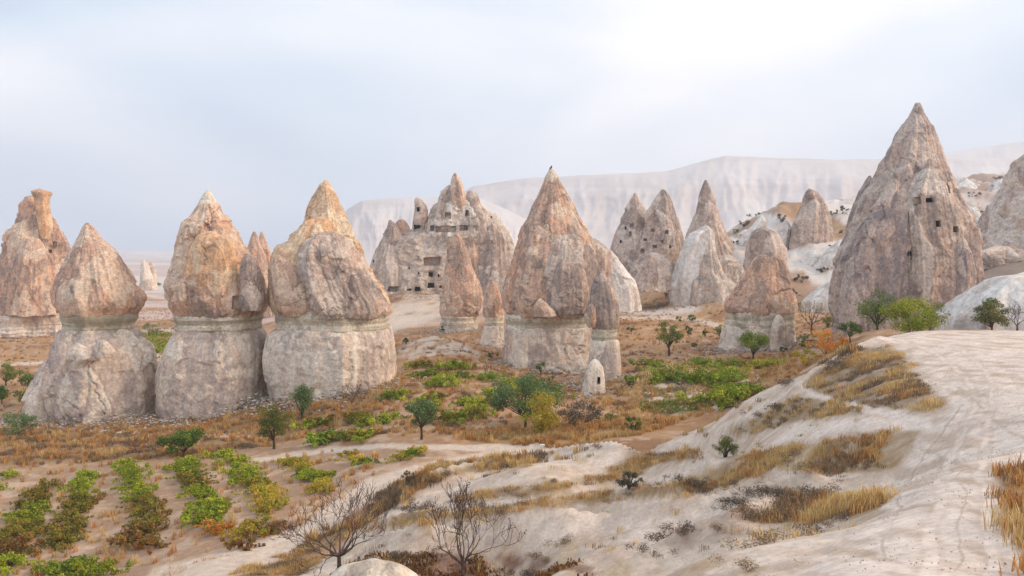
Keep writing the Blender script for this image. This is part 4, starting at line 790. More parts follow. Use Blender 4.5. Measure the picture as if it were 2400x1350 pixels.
# the carved castle
k_ = 'win'
formation('rock_castle', 'huge rock castle honeycombed with cave rooms, crowned by broken towers and a spire', 'rock castle', 182, [
    dict(name='main_wall', mat='castle', prof=[(543, 955, 1165), (548, 930, 1180), (558, 906, 1194), (580, 886, 1203), (612, 875, 1208), (640, 870, 1210), (680, 872, 1212), (725, 872, 1214)], depth=.40, plate=.9, flute=.16, seed=701, cell=4.5, sq=2.8,
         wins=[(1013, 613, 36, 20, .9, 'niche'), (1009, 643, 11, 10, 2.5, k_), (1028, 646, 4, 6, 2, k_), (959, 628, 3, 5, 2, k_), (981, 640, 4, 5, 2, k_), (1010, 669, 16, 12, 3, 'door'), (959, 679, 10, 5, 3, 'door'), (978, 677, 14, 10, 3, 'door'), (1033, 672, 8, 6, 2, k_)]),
    dict(name='left_buttress', mat='farcone', prof=[(516, 911, 917), (524, 908, 926), (535, 904, 936), (560, 895, 945), (590, 882, 952), (612, 874, 956), (633, 867, 960), (660, 870, 962), (700, 874, 966)], dy=-2.5, plate=.9, seed=711, cell=4, flute=.2, wins=[(922, 677, 26, 12, 4, 'door'), (877, 612, 4, 6, 2, k_)]),
    dict(name='bump', mat='warm', prof=[(516, 934, 948), (522, 928, 953), (532, 925, 958), (550, 922, 962)], dy=-.5, plate=.4, seed=3),
    dict(name='right_buttress', mat='farcone', prof=[(503, 1138, 1158), (515, 1126, 1168), (535, 1112, 1184), (560, 1104, 1198), (620, 1096, 1207), (650, 1094, 1210), (715, 1090, 1214)], dy=-2.2, plate=.9, seed=721, cell=4, flute=.22, wins=[(1152, 509, 4, 4, 1, k_)]),
    dict(name='centre_buttress', mat='warm', prof=[(540, 1096, 1112), (560, 1088, 1130), (620, 1080, 1146), (680, 1078, 1152), (715, 1078, 1156)], dy=-3.6, plate=.8, seed=731, cell=4, flute=.2),
    dict(name='keep_block', mat='castle', prof=[(470, 1030, 1112), (480, 1022, 1126), (488, 1012, 1136), (500, 1006, 1150), (515, 1000, 1158), (530, 988, 1166), (548, 978, 1172), (562, 985, 1166), (575, 1005, 1145), (590, 1030, 1120)], dy=-1.9, depth=.48, plate=1.0, seed=741, cell=3.2, sq=2.8, flute=.12,
         wins=[(1095, 499, 9, 14, 2.5, k_), (1028, 512, 6, 9, 2, k_), (1087, 534, 18, 13, 1.6, 'niche'), (1014, 535, 10, 13, .9, 'niche'), (1044, 537, 44, 14, .7, 'niche'), (1050, 506, 14, 15, .5, 'niche'), (1000, 515, 7, 12, .8, 'niche')]),
    dict(name='left_tower', mat='farcone', prof=[(463, 976, 981), (468, 972, 988), (478, 971, 996), (490, 972, 1002), (510, 969, 1002), (530, 967, 1000), (556, 966, 1003), (585, 970, 1000)], dy=-2.9, depth=.85, plate=.7, seed=751, cell=2.4, wins=[(981, 491, 8, 11, 1.6, k_), (980, 535, 22, 17, 1.6, k_)]),
    dict(name='middle_tower', mat='farcone', prof=[(434, 1050, 1056), (444, 1040, 1066), (456, 1030, 1072), (470, 1026, 1080), (485, 1024, 1090), (520, 1020, 1096), (570, 1018, 1098)], dy=-2.2, plate=.7, seed=761, cell=2.4, wins=[(1047, 481, 9, 9, .8, 'niche')]),
    dict(name='spire', mat='warm', prof=[(406, 1064, 1069), (413, 1060, 1074), (425, 1057, 1082), (440, 1056, 1087), (457, 1058, 1091), (480, 1060, 1094), (520, 1062, 1094), (575, 1060, 1098)], dy=-3.6, plate=.5, seed=771, cell=2.6),
    dict(name='right_tower', mat='farcone', prof=[(448, 1097, 1112), (454, 1094, 1118), (468, 1090, 1124), (482, 1086, 1130), (495, 1084, 1142), (512, 1082, 1152), (570, 1080, 1160)], dy=-2.4, plate=.7, seed=781, cell=2.6),
    dict(name='rear_slope', mat='white', prof=[(500, 1158, 1162), (514, 1150, 1176), (545, 1140, 1196), (575, 1130, 1206), (640, 1120, 1210)], dy=8, plate=.4, seed=791, cell=6),
])
# ------------------------------------------------------------------ foliage and wood
PAL = {
 'dark': [(.11, .19, .035), (.15, .23, .04), (.08, .13, .03), (.21, .27, .05)],
 'green': [(.20, .28, .03), (.28, .37, .035), (.13, .19, .025), (.38, .43, .05)],
 'mid': [(.19, .23, .05), (.24, .27, .055), (.14, .18, .045), (.30, .27, .07)],
 'vine': [(.30, .37, .03), (.40, .46, .035), (.19, .24, .025), (.50, .48, .05)],
 'olivevine': [(.23, .22, .03), (.30, .25, .035), (.15, .15, .025), (.38, .21, .045)],
 'yellow': [(.50, .45, .05), (.60, .45, .06), (.36, .38, .045), (.64, .40, .06)],
 'orange': [(.70, .28, .04), (.62, .33, .05), (.45, .32, .05), (.72, .20, .035)],
 'redbrown': [(.30, .12, .04), (.22, .10, .04), (.36, .20, .05), (.20, .18, .04)],
 'teal': [(.15, .23, .09), (.20, .28, .10), (.11, .17, .065), (.26, .32, .11)],
 'rust': [(.22, .09, .03), (.30, .13, .04), (.15, .06, .03), (.34, .20, .06)],
 'greyscrub': [(.14, .115, .095), (.18, .14, .115), (.10, .085, .07), (.20, .17, .12)],
 'straw': [(.70, .49, .22), (.76, .57, .28), (.58, .39, .16), (.64, .42, .17)],
 'orangegrass': [(.62, .31, .10), (.52, .25, .08), (.68, .40, .14), (.44, .21, .08)],
 'darkgrass': [(.27, .185, .12), (.33, .21, .13), (.20, .145, .10), (.30, .23, .12)],
 'corn': [(.68, .46, .22), (.74, .54, .29), (.56, .36, .16), (.62, .42, .2)],
}
def leaf_mesh(name, clumps, n, size, pal, seed, up=0.2, mat='leaf', aspect=.62, droop=0.0):
    g = np.random.default_rng(seed); cl = np.array(clumps, float); wts = cl[:, 3] ** 2; k = g.choice(len(cl), n, p=wts / wts.sum())
    d = g.normal(size=(n, 3)); d /= np.linalg.norm(d, axis=1)[:, None]; r = cl[k, 3] * g.random(n) ** .42
    c = cl[k, :3] + d * r[:, None] * np.array([1, 1, .8]); c[:, 2] = np.maximum(c[:, 2], .02)
    nrm = d * .7 + g.normal(size=(n, 3)) * .6 + np.array([0, 0, up]); nrm /= np.linalg.norm(nrm, axis=1)[:, None]
    t = np.cross(nrm, g.normal(size=(n, 3))); t /= np.linalg.norm(t, axis=1)[:, None]; b = np.cross(nrm, t)
    s = size * g.uniform(.6, 1.3, n)[:, None]
    V = np.stack([c - t * s * .5, c + b * s * aspect * .5, c + t * s * .5, c - b * s * aspect * .5], 1).reshape(-1, 3)
    Fa = np.arange(4 * n).reshape(n, 4); pc = np.array(PAL[pal]); pk = g.integers(0, len(pc), len(cl)); mixk = g.random(n) < .55
    col = np.where(mixk[:, None], pc[pk[k]], pc[g.integers(0, len(pc), n)]) * g.uniform(.75, 1.25, n)[:, None]
    return mesh_np(name, V, Fa, M[mat], False, {'Col': np.repeat(np.clip(col, 0, .9), 4, 0)})
def tubes(name, paths, mat, sides=5):
    V, Fq = [], []; off = 0
    for pts, rad in paths:
        pts = np.array(pts, float); n = len(pts); tg = np.gradient(pts, axis=0); tg /= np.linalg.norm(tg, axis=1)[:, None] + 1e-9
        a = np.cross(tg, np.array([.3, .9, .2])); a /= np.linalg.norm(a, axis=1)[:, None] + 1e-9; b = np.cross(tg, a); th = np.linspace(0, 2 * np.pi, sides, endpoint=False)
        ring = pts[:, None] + np.array(rad)[:, None, None] * (a[:, None] * np.cos(th)[None, :, None] + b[:, None] * np.sin(th)[None, :, None]); V.append(ring.reshape(-1, 3))
        i = off + np.arange(n * sides).reshape(n, sides); j = np.roll(i, -1, 1); Fq.append(np.stack([i[:-1], j[:-1], j[1:], i[1:]], -1).reshape(-1, 4)); off += n * sides
    return mesh_np(name, np.concatenate(V), np.concatenate(Fq), mat, True)
def grow(paths, tips, p, d, ln, rad, lvl, g, split=3, spread=.6, trop=.25, wob=.16):
    n = 5; pts = [p]; rr = [rad]; q = np.array(p, float); d = np.array(d, float)
    for i in range(n):
        d = d + g.normal(size=3) * wob + np.array([0, 0, trop * .2]); d /= np.linalg.norm(d); q = q + d * ln / n; pts.append(q.copy()); rr.append(rad * (1 - .5 * (i + 1) / n) if lvl else rad * (1 - .93 * (i + 1) / n))
    paths.append((pts, rr))
    if lvl == 0: tips.append(q); return
    for k in range(split + (g.random() < .5)):
        i = n if k < 2 else int(g.integers(2, n)); base = np.array(pts[i]); r = g.normal(size=3); r -= d * r.dot(d); r /= np.linalg.norm(r); dd = d + r * spread * g.uniform(.6, 1.3); dd[2] += trop; dd /= np.linalg.norm(dd)
        grow(paths, tips, base, dd, ln * g.uniform(.58, .85), rr[i] * .72, lvl - 1, g, split, spread, trop, wob)
def crown_clumps(rx, rz, z0, n, g, r=.3, ry=None, shell=.35):
    out = []; ry = ry or rx
    for i in range(n):
        d = g.normal(size=3); d /= np.linalg.norm(d); u = g.uniform(shell, 1) ** .6; out.append((d[0] * rx * u * .85, d[1] * ry * u * .85, z0 + rz + d[2] * rz * u * .85, r * g.uniform(.6, 1.25)))
    return out
def tree_parts(h, w, pal, seed, trunk_h=None, n=3200, leaf=.11, nclump=26, airy=1.0, trunk_r=None):
    """unit tree meshes: (crown, trunk)"""
    g = np.random.default_rng(seed); th = h * .26 if trunk_h is None else trunk_h; rz = (h - th) / 2; rx = w / 2
    cl = crown_clumps(rx, rz, th, nclump, g, r=min(rx, rz) * .46 * airy, shell=.12)
    crown = leaf_mesh('crown', cl, int(n * 1.5), leaf * 1.1, pal, seed)
    tr = trunk_r or .03 * h; paths = [([(0, 0, -.3), (0.02, 0, th * .4), (0, .03, th * .9)], [tr * 1.25, tr, tr * .85])]
    for c in cl[::2]:
        a = np.array([0, .02, th * .8]); b = np.array(c[:3]); m = (a + b) / 2 + g.normal(size=3) * rx * .08 + np.array([0, 0, rz * .08]); paths.append(([a, a * .6 + m * .4, m, b], [tr * .6, tr * .42, tr * .28, tr * .1]))
    return crown, tubes('trunk', paths, M['bark'])
def plant(name, parts, label, cat, loc, group=None, rz=None, sc=1.0, szs=None):
    r = empty(name, loc, label, cat, group, random.uniform(0, 6.28) if rz is None else rz); r.scale = szs or (sc, sc, sc)
    for nm, me in parts:
        o = obj(nm, me); kid(r, o)
    return r
def m_of(px_w, D): return px_w / F * D
ORD = 'first second third fourth fifth sixth seventh eighth ninth tenth eleventh twelfth thirteenth fourteenth fifteenth sixteenth seventeenth eighteenth nineteenth twentieth'.split()
# trees standing on their own
def tree(px, py, D, hpx, wpx, pal, label, cat='tree', name='tree', trunk=None, n=2600, leaf=.1, seed=None, nclump=24, airy=1.0, group=None, spread=.3, tr=None):
    p = at(px, py, D, spread); h, w = m_of(hpx, p.y) * 1.06, m_of(wpx, p.y) * 1.14; seed = seed or int(px * 7 + py)
    cr, tk = tree_parts(h, w, pal, seed, None if trunk is None else trunk * h, n, leaf, nclump, airy, tr)
    return plant(name, [('crown', cr), ('trunk', tk)], label, cat, p, group)
tree(432, 1069, 66, 66, 98, 'dark', 'dense dark green round tree at the head of the vine rows', trunk=.16, n=3600, leaf=.15, nclump=26)
tree(642, 1052, 69, 98, 78, 'mid', 'slender olive green tree with open crown right of the dark round tree', trunk=.24, n=2600, leaf=.12, airy=.9)
tree(708, 985, 79, 82, 56, 'teal', 'small upright blue green tree before the split pair of chimneys', trunk=.16, n=2000, leaf=.13)
tree(988, 1030, 62, 92, 88, 'teal', 'neat round blue green tree with bare stem amid the middle vines', trunk=.34, n=4200, leaf=.1, nclump=30)
tree(1232, 1004, 66, 118, 180, 'teal', 'wide dark grey green tree with crooked black trunk below the largest middle chimney', trunk=.25, n=7000, leaf=.14, nclump=46)
tree(1270, 1022, 61, 92, 84, 'yellow', 'yellow green young tree growing in front of the wide dark tree', trunk=.08, n=2600, leaf=.13)
tree(1568, 834, 104, 80, 72, 'mid', 'airy olive tree with forked dark trunk on the valley floor', trunk=.3, n=2300, leaf=.14, airy=.75)
tree(1765, 846, 94, 68, 76, 'green', 'bright green rounded tree in front of the blunt topped chimney', trunk=.22, n=3200, leaf=.14)
tree(2056, 775, 82, 92, 84, 'dark', 'dark green tree against the left foot of the tallest cone', trunk=.15, n=2800, leaf=.13, spread=.25)
tree(2325, 776, 66, 76, 88, 'mid', 'olive yellow tree on the white hill at the right edge', trunk=.15, n=2800, leaf=.12, airy=.85, spread=.2)
tree(1992, 805, 78, 48, 58, 'dark', 'small flat topped dark tree beside the orange bush', trunk=.35, n=1200, leaf=.12, spread=.2)
tree(364, 670, 290, 18, 22, 'dark', 'tiny dark tree beside the distant pinnacle on the left plain', trunk=.3, n=500, leaf=.5)
tree(14, 905, 110, 50, 60, 'mid', 'olive green tree at the left photo edge level with the buttress', trunk=.2, n=1800, leaf=.16)
tree(4, 945, 98, 40, 30, 'dark', 'small dark tree at the left photo edge just below the olive one', trunk=.2, n=1200, leaf=.16)
# bushes
def bush(px, py, D, hpx, wpx, pal, label, n=1600, leaf=.12, nclump=16, name='bush', group=None, spread=.3, cat='bush'):
    p = at(px, py, D, spread); h, w = m_of(hpx, p.y), m_of(wpx, p.y); g = np.random.default_rng(int(px * 3 + py)); cl = crown_clumps(w / 2, h / 2, 0, nclump, g, r=min(w, h) * .2)
    st = tubes('stem', [([(0, 0, -.2), (c[0] * .3, c[1] * .3, c[2] * .5), c[:3]], [.04, .03, .01]) for c in cl[:6]], M['bark'])
    return plant(name, [('foliage', leaf_mesh('foliage', cl, n, leaf, pal, int(px + py))), ('stem', st)], label, cat, p, group)
bush(2135, 800, 72, 92, 140, 'vine', 'wide yellow green bush at the foot of the tallest cone', 6000, .13, 40, spread=.2)
bush(2180, 795, 76, 80, 90, 'mid', 'olive bush merging with the right side of the wide yellow green bush', 1800, .13, 18, spread=.2)
bush(2208, 745, 90, 34, 40, 'greyscrub', 'grey leafless bush to the right above the wide yellow green bush', 900, .1, spread=.15)
bush(1940, 768, 98, 30, 32, 'green', 'small round green bush left of the tallest cone', 1000, .13)
bush(1895, 806, 96, 26, 56, 'teal', 'low grey green bush under the bare yellowish tree', 1100, .12)
bush(1936, 830, 80, 66, 120, 'orange', 'bright orange autumn bush behind the pale shoulder', 2600, .13, 22)
bush(1888, 856, 86, 44, 84, 'yellow', 'yellow green autumn bush left of the orange one', 1600, .13, 18)
bush(1972, 815, 80, 26, 40, 'orange', 'small orange bush tucked right of the bright orange bush', 900, .12, 12, spread=.2)
bush(62, 948, 108, 84, 64, 'dark', 'tall dark green bush behind the low buttress', 2400, .18, 22)
bush(35, 1022, 82, 54, 120, 'teal', 'wide dark blue green bush at the left photo edge', 3000, .13, 28)
bush(352, 786, 145, 32, 56, 'teal', 'grey green bush seen between the two left chimneys', 900, .2)
bush(136, 832, 130, 34, 26, 'teal', 'small grey green bush just left of the onion shaped chimney', 700, .2)
bush(1364, 1000, 67, 66, 104, 'greyscrub', 'grey purple leafless bush right of the wide dark tree', 3800, .1, 26)
bush(1485, 1010, 62, 34, 66, 'dark', 'low dark green bush below the dry corn', 1300, .1, 14)
bush(1268, 878, 97, 32, 24, 'teal', 'small dark cone shaped bush at the foot of the largest middle chimney', 900, .12, 12)
bush(1432, 990, 72, 26, 40, 'mid', 'small olive bush between the grey bush and the dry corn', 700, .1, 10)
bush(1700, 1044, 31, 50, 72, 'mid', 'green upright broom bush on the crest beside the white slope', 4200, .045, 26, spread=.2)
bush(1476, 1142, 35, 40, 72, 'greyscrub', 'twiggy brownish bush on the middle dune ridge', 2600, .05, 22, spread=.2)
bush(958, 1128, 47, 26, 38, 'greyscrub', 'small spiky grey bush at the end of the grassy ledge', 1300, .06, 14, spread=.2)
bush(630, 935, 92, 60, 16, 'dark', 'narrow green bush wedged in the cleft of the split pair', 500, .12, 8)
bush(1290, 905, 88, 24, 70, 'mid', 'olive scrub below the white rocks of the largest middle chimney', 1000, .12, 12)
bush(1475, 905, 88, 22, 30, 'teal', 'little grey bush right of the stubby doorway cone', 500, .12, 8)
SBL = [(1480, 778, 132, 14, 22, 'teal'), (1592, 752, 143, 16, 14, 'green'), (1622, 752, 143, 18, 26, 'teal'), (1615, 784, 125, 20, 26, 'teal'), (1652, 788, 122, 22, 14, 'green'), (1690, 796, 118, 42, 32, 'mid'),
        (1660, 702, 165, 16, 40, 'teal'), (1500, 655, 172, 18, 22, 'teal'), (1626, 812, 112, 12, 14, 'green'), (1500, 864, 98, 14, 24, 'dark'), (1040, 778, 122, 16, 20, 'teal'), (952, 806, 107, 16, 18, 'teal'), (1150, 838, 106, 14, 40, 'teal'),
        (2262, 700, 100, 20, 24, 'greyscrub'), (2290, 540, 190, 12, 14, 'dark'), (1880, 812, 100, 16, 26, 'green'), (1838, 826, 98, 14, 24, 'dark'), (1860, 700, 150, 24, 20, 'greyscrub'), (1970, 548, 190, 10, 12, 'dark'), (1560, 700, 172, 14, 18, 'teal')]
ZB = list(np.argsort(np.argsort([q[0] + .001 * q[1] for q in SBL])))
for i, (px, py, D, h, w, pal) in enumerate(SBL):
    bush(px, py, D, h, w, pal, 'small bush on the far valley floor, %s from left of those scattered there' % ORD[ZB[i]], 420, .2, 8, name='small_bush', group='small bushes scattered over the far valley floor')
SLP = [(1722, 548, 205, 'teal'), (1745, 530, 215, 'greyscrub'), (1768, 515, 225, 'teal'), (1790, 508, 228, 'greyscrub'), (1815, 500, 230, 'greyscrub'), (1838, 494, 232, 'teal'), (1735, 575, 198, 'greyscrub'), (1762, 552, 212, 'greyscrub'), (1830, 522, 220, 'greyscrub'), (1950, 505, 225, 'teal'), (1975, 500, 228, 'greyscrub'), (1960, 590, 190, 'greyscrub'), (1990, 610, 180, 'teal'), (1925, 640, 172, 'greyscrub'), (1880, 660, 168, 'greyscrub'), (1868, 715, 140, 'teal'), (1905, 705, 150, 'greyscrub'),
       (2258, 440, 285, 'greyscrub'), (2282, 462, 262, 'greyscrub'), (2310, 440, 285, 'greyscrub'), (2340, 430, 290, 'greyscrub'), (2290, 500, 235, 'teal'), (2275, 540, 210, 'greyscrub'), (2330, 600, 150, 'greyscrub'), (2290, 612, 142, 'greyscrub'), (2365, 612, 140, 'teal'), (1700, 600, 200, 'greyscrub'), (1720, 620, 195, 'teal')]
ZS = list(np.argsort(np.argsort([q[0] + .001 * q[1] for q in SLP]))); ORD2 = ORD + [('twenty-' + w) for w in ORD[:9]]
for i, (px, py, D, pal) in enumerate(SLP): bush(px, py, D, 12 + 5 * (i % 3), 26 + 9 * (i % 4), pal, 'dark scrub bush on the white eroded slopes, %s from left' % ORD2[ZS[i]], 420, .3, 8, name='slope_bush', group='dark scrub bushes on the white eroded slopes')
# leafless trees
def bare_tree(px, py, D, hpx, label, seed, lv=4, split=3, spread=.62, trop=.22, th=.18, r=.06, limbs=4, leaves=None, lean=.9, mat='twig', group=None, spr=.2, name='bare_tree'):
    p = at(px, py, D, spr); h = m_of(hpx, p.y); g = np.random.default_rng(seed); paths = [([(0, 0, -.3), (.01, 0, h * th * .5), (0, .01, h * th)], [r * 1.2, r, r * .9])]; tips = []
    for k in range(limbs):
        a = 2 * math.pi * k / limbs + g.uniform(-.4, .4); grow(paths, tips, np.array([0, .01, h * th * .95]), (math.cos(a) * lean, math.sin(a) * lean, g.uniform(.7, 1.3)), h * .34, r * .55, lv, g, split, spread, trop)
    z = max(max(q[2] for q in pp[0]) for pp in paths); s = h / z
    ps = [([np.array(q) * s for q in a], [max(x, .0074) for x in b]) for a, b in paths]; parts = [('trunk', tubes('trunk', ps[:1 + limbs], M[mat], 7)), ('twigs', tubes('twigs', ps[1 + limbs:], M[mat], 4))]
    if leaves:
        tp = [tuple(np.array(t) * s) + (.09,) for t in tips if g.random() < leaves[1]]; parts.append(('leaves', leaf_mesh('leaves', tp, leaves[0], leaves[3] if len(leaves) > 3 else .075, leaves[2], seed)))
    return plant(name, parts, label, 'tree', p, group, rz=g.uniform(0, 6))
bare_tree(795, 1338, 26, 212, 'leafless tree with wide fan of reddish twigs, left of the two nearest trees', 12, lv=4, split=2, spread=.6, r=.075, limbs=12, lean=1.8, th=.2)
bare_tree(1085, 1358, 26, 250, 'nearly bare tree with a few brown hanging leaves, right of the two nearest trees', 25, lv=4, split=2, spread=.42, r=.06, limbs=9, leaves=(110, .4, 'redbrown'), lean=.75, trop=.3)
bare_tree(1902, 784, 98, 82, 'sparse yellowing tree between the blunt chimney and the tallest cone', 31, lv=3, r=.13, leaves=(420, .6, 'yellow', .14), th=.25)
bare_tree(2384, 778, 64, 76, 'grey leafless tree cut by the right photo edge', 37, lv=3, r=.07, th=.2)
bare_tree(824, 948, 88, 56, 'purple grey leafless sapling below the massive split chimney', 41, lv=3, r=.05, th=.12, limbs=5)
bare_tree(326, 1066, 68, 52, 'thin leafless sapling in the brown meadow', 43, lv=3, r=.03, th=.1, limbs=5)
bare_tree(1650, 835, 100, 30, 'tiny leafless sapling right of the airy olive tree', 47, lv=2, r=.04)
# ------------------------------------------------------------------ vines
def vine_proto(pal, seed, n=1100, w=2.0, h=.62):
    g = np.random.default_rng(seed); cl = [(g.normal() * w * .24, g.normal() * w * .24, h * g.uniform(.3, .75), .26 * g.uniform(.7, 1.3)) for _ in range(11)]
    for s in range(4):                                            # trailing shoots
        a = g.uniform(0, 6.28); cl += [(math.cos(a) * r, math.sin(a) * r, .12 + .1 * g.random(), .12) for r in np.linspace(.5, w * .75, 5)]
    st = tubes('stem', [([(0, 0, -.15), (.03, 0, .18), (c[0] * .5, c[1] * .5, .35)], [.05, .04, .015]) for c in cl[:4]], M['bark'])
    return leaf_mesh('foliage', cl, n, .13, pal, seed, up=.6, aspect=.8), st
VP = {p: [vine_proto(p, 50 + 9 * i + 3 * k) for k in range(3)] for i, p in enumerate(['vine', 'olivevine', 'yellow', 'orange', 'redbrown', 'green'])}
def vine(px, py, D, pal, label, group, s=1.0, spread=.25):
    fo, st = VP[pal][random.randrange(3)]; p = at(px, py, D, spread)
    return plant('grapevine', [('foliage', fo), ('stem', st)], label, 'grapevine', p, group, szs=(s * random.uniform(.85, 1.15), s * random.uniform(.85, 1.15), s * random.uniform(.9, 1.2)))
VG = 'grapevines of the near left vineyard'
ROWS = [
 ('leftmost vineyard row, green brown', [(-10, 1150, 58), (25, 1118, 62)], ['vine'], 1.0),
 ('second vineyard row, dark green turning brown', [(100, 1150, 58), (88, 1185, 55), (70, 1215, 53), (60, 1245, 51), (35, 1268, 49.5), (20, 1300, 47), (-20, 1330, 45)], ['olivevine', 'vine', 'olivevine', 'redbrown'], 1.25),
 ('third vineyard row from left, green with brown leaves', [(205, 1122, 61), (190, 1150, 58.5), (192, 1178, 56), (178, 1205, 54), (175, 1235, 51.5), (150, 1262, 50), (130, 1285, 48.5)], ['vine', 'olivevine', 'olivevine'], 1.12),
 ('fourth vineyard row from left, reddish at its near end', [(298, 1092, 65), (305, 1115, 62.5), (318, 1140, 59.5), (335, 1165, 57.5), (345, 1190, 55.5), (350, 1215, 53.5), (350, 1240, 52), (325, 1262, 50), (345, 1285, 48.5)], ['vine', 'vine', 'olivevine', 'olivevine', 'redbrown'], 1.1),
 ('fifth vineyard row from left, thick and green', [(430, 1085, 64), (440, 1105, 62), (450, 1128, 60), (470, 1152, 58), (485, 1178, 56), (500, 1205, 54), (480, 1225, 52.5)], ['vine', 'olivevine', 'vine', 'vine'], 1.22),
 ('sixth vineyard row from left, green turning yellow', [(525, 1070, 64), (548, 1090, 62), (570, 1110, 60), (590, 1132, 58), (612, 1152, 56), (628, 1176, 54), (632, 1200, 52)], ['vine', 'vine', 'yellow', 'yellow'], 1.15),
 ('yellow orange clump ending the sixth row', [(505, 1245, 51), (525, 1250, 50.5), (575, 1262, 49), (600, 1240, 50), (560, 1285, 47.5), (645, 1245, 49)], ['orange', 'yellow', 'redbrown'], 1.0),
 ('bright green row end at the bottom photo edge', [(120, 1345, 43), (160, 1335, 44), (200, 1340, 43.5), (245, 1348, 43), (30, 1330, 44.5)], ['green', 'vine'], 1.15),
 ('sparse yellow vineyard row by the road', [(668, 1090, 61), (700, 1085, 61), (712, 1112, 58.5), (735, 1122, 57.5), (765, 1120, 57.5), (740, 1148, 55.5), (770, 1150, 55)], ['yellow', 'vine', 'yellow'], .95),
 ('yellow green vines above the pale road', [(808, 1068, 61), (822, 1085, 59.5), (858, 1088, 59), (955, 1068, 60), (975, 1062, 60), (935, 1080, 59)], ['yellow', 'green', 'yellow'], .95)]
for lab, pts, pals, s in ROWS:
    row = 'vineyard row' in lab; full = []
    for a, b in zip(pts[:-1], pts[1:]):
        full += [a, tuple((u + v) / 2 for u, v in zip(a, b))] if row and len(pts) > 5 else [a]
    full.append(pts[-1])
    for i, (px, py, D) in enumerate(full):
        f = i / max(1, len(full) - 1); pal = pals[int(np.clip(f * len(pals) + random.uniform(-.35, .35), 0, len(pals) - 1))]
        vine(px + random.uniform(-7, 7), py, D, pal, 'grapevine, %s from the far end of the %s' % (ORD[i], lab.split(',')[0]) if row else 'grapevine, %s from left in the %s' % (ORD[sorted(full).index((px, py, D))], lab), VG, s * .84)
MG = 'bushy green vines on the middle slope'
for lab, pts in [
 ('low green vine clump on the terrace under the pale mound', [(975, 862, 92), (998, 860, 92), (1045, 866, 91), (1065, 862, 91), (1088, 862, 91), (985, 884, 89), (1010, 880, 89), (1055, 886, 88), (1075, 884, 88), (1020, 904, 86), (1040, 900, 86)]),
 ('green vine clump on the slope before the largest middle chimney', [(1135, 892, 86), (1158, 888, 86), (1180, 930, 81), (1150, 925, 81), (1200, 905, 84), (1235, 898, 85), (1255, 912, 83), (1215, 925, 81), (1280, 915, 83), (1300, 930, 81)]),
 ('green vine clump near the neat round tree', [(915, 936, 79), (938, 930, 80), (1000, 940, 79), (1025, 935, 79), (1090, 950, 77), (1120, 946, 77), (1150, 944, 78), (1065, 985, 71), (1090, 980, 71), (1120, 970, 72), (1040, 990, 70), (1010, 958, 76)]),
 ('green vine clump left of the neat round tree', [(828, 985, 72), (850, 980, 72), (855, 998, 70), (888, 990, 70), (912, 988, 70), (740, 1000, 74), (765, 992, 75), (718, 1002, 74), (748, 1040, 68), (770, 1036, 68), (835, 1030, 66), (855, 1028, 66)])]:
    for px, py, D in pts: vine(px, py, D, random.choice(['vine', 'vine', 'green', 'olivevine']), lab + ', %s from left' % ORD[sorted(pts).index((px, py, D))], MG, random.uniform(1.05, 1.4))
GG = 'leafy crops of the walled garden patch'
for lab, pts, pal, s in [
 ('leafy green crop at the back of the garden patch', [(1515, 862, 97), (1540, 866, 96), (1560, 872, 95), (1585, 868, 96), (1600, 880, 94), (1625, 862, 97), (1650, 858, 98), (1670, 866, 97), (1695, 862, 97), (1540, 884, 93), (1570, 888, 93), (1640, 880, 94), (1610, 896, 92), (1720, 856, 98)], ['vine', 'green'], 1.4),
 ('dark leafy crop in the middle of the garden patch', [(1668, 892, 90), (1690, 898, 90), (1650, 900, 89), (1710, 880, 92), (1730, 892, 90), (1508, 900, 90), (1525, 898, 90)], ['green', 'vine'], 1.5),
 ('yellow green leafy heap at the right of the garden patch', [(1690, 925, 83), (1715, 918, 84), (1740, 915, 84), (1680, 942, 80), (1705, 940, 80), (1730, 932, 81), (1700, 955, 78), (1755, 930, 82)], ['vine', 'vine', 'green'], 1.5),
 ('yellowish crop beside the bright green rounded tree', [(1775, 862, 94), (1800, 860, 94), (1825, 858, 94), (1750, 860, 94)], ['yellow', 'vine'], 1.3)]:
    for px, py, D in pts: vine(px, py, D, random.choice(pal), lab + ', %s from left' % ORD[sorted(pts).index((px, py, D))], GG, s * random.uniform(.85, 1.1))
# far green field behind the onion shaped chimney
gf = np.random.default_rng(5); fc = []
for _ in range(60):
    p = pt(gf.uniform(330, 405), gf.uniform(140, 172)); fc.append((p.x, p.y, p.z + .3, .9))
c0 = Vector(fc[0][:3]); fm = leaf_mesh('crop_field', [(a - c0.x, b - c0.y, c - c0.z + 50, r) for a, b, c, r in fc], 4200, .35, 'vine', 5, up=.6); 
v_ = np.empty(len(fm.vertices) * 3, np.float32); fm.vertices.foreach_get('co', v_); v_[2::3] -= 50; fm.vertices.foreach_set('co', v_)
tag(obj('crop_field', fm, loc=c0), 'low bright green crop field seen between the two left chimneys', 'crops', kind='stuff')
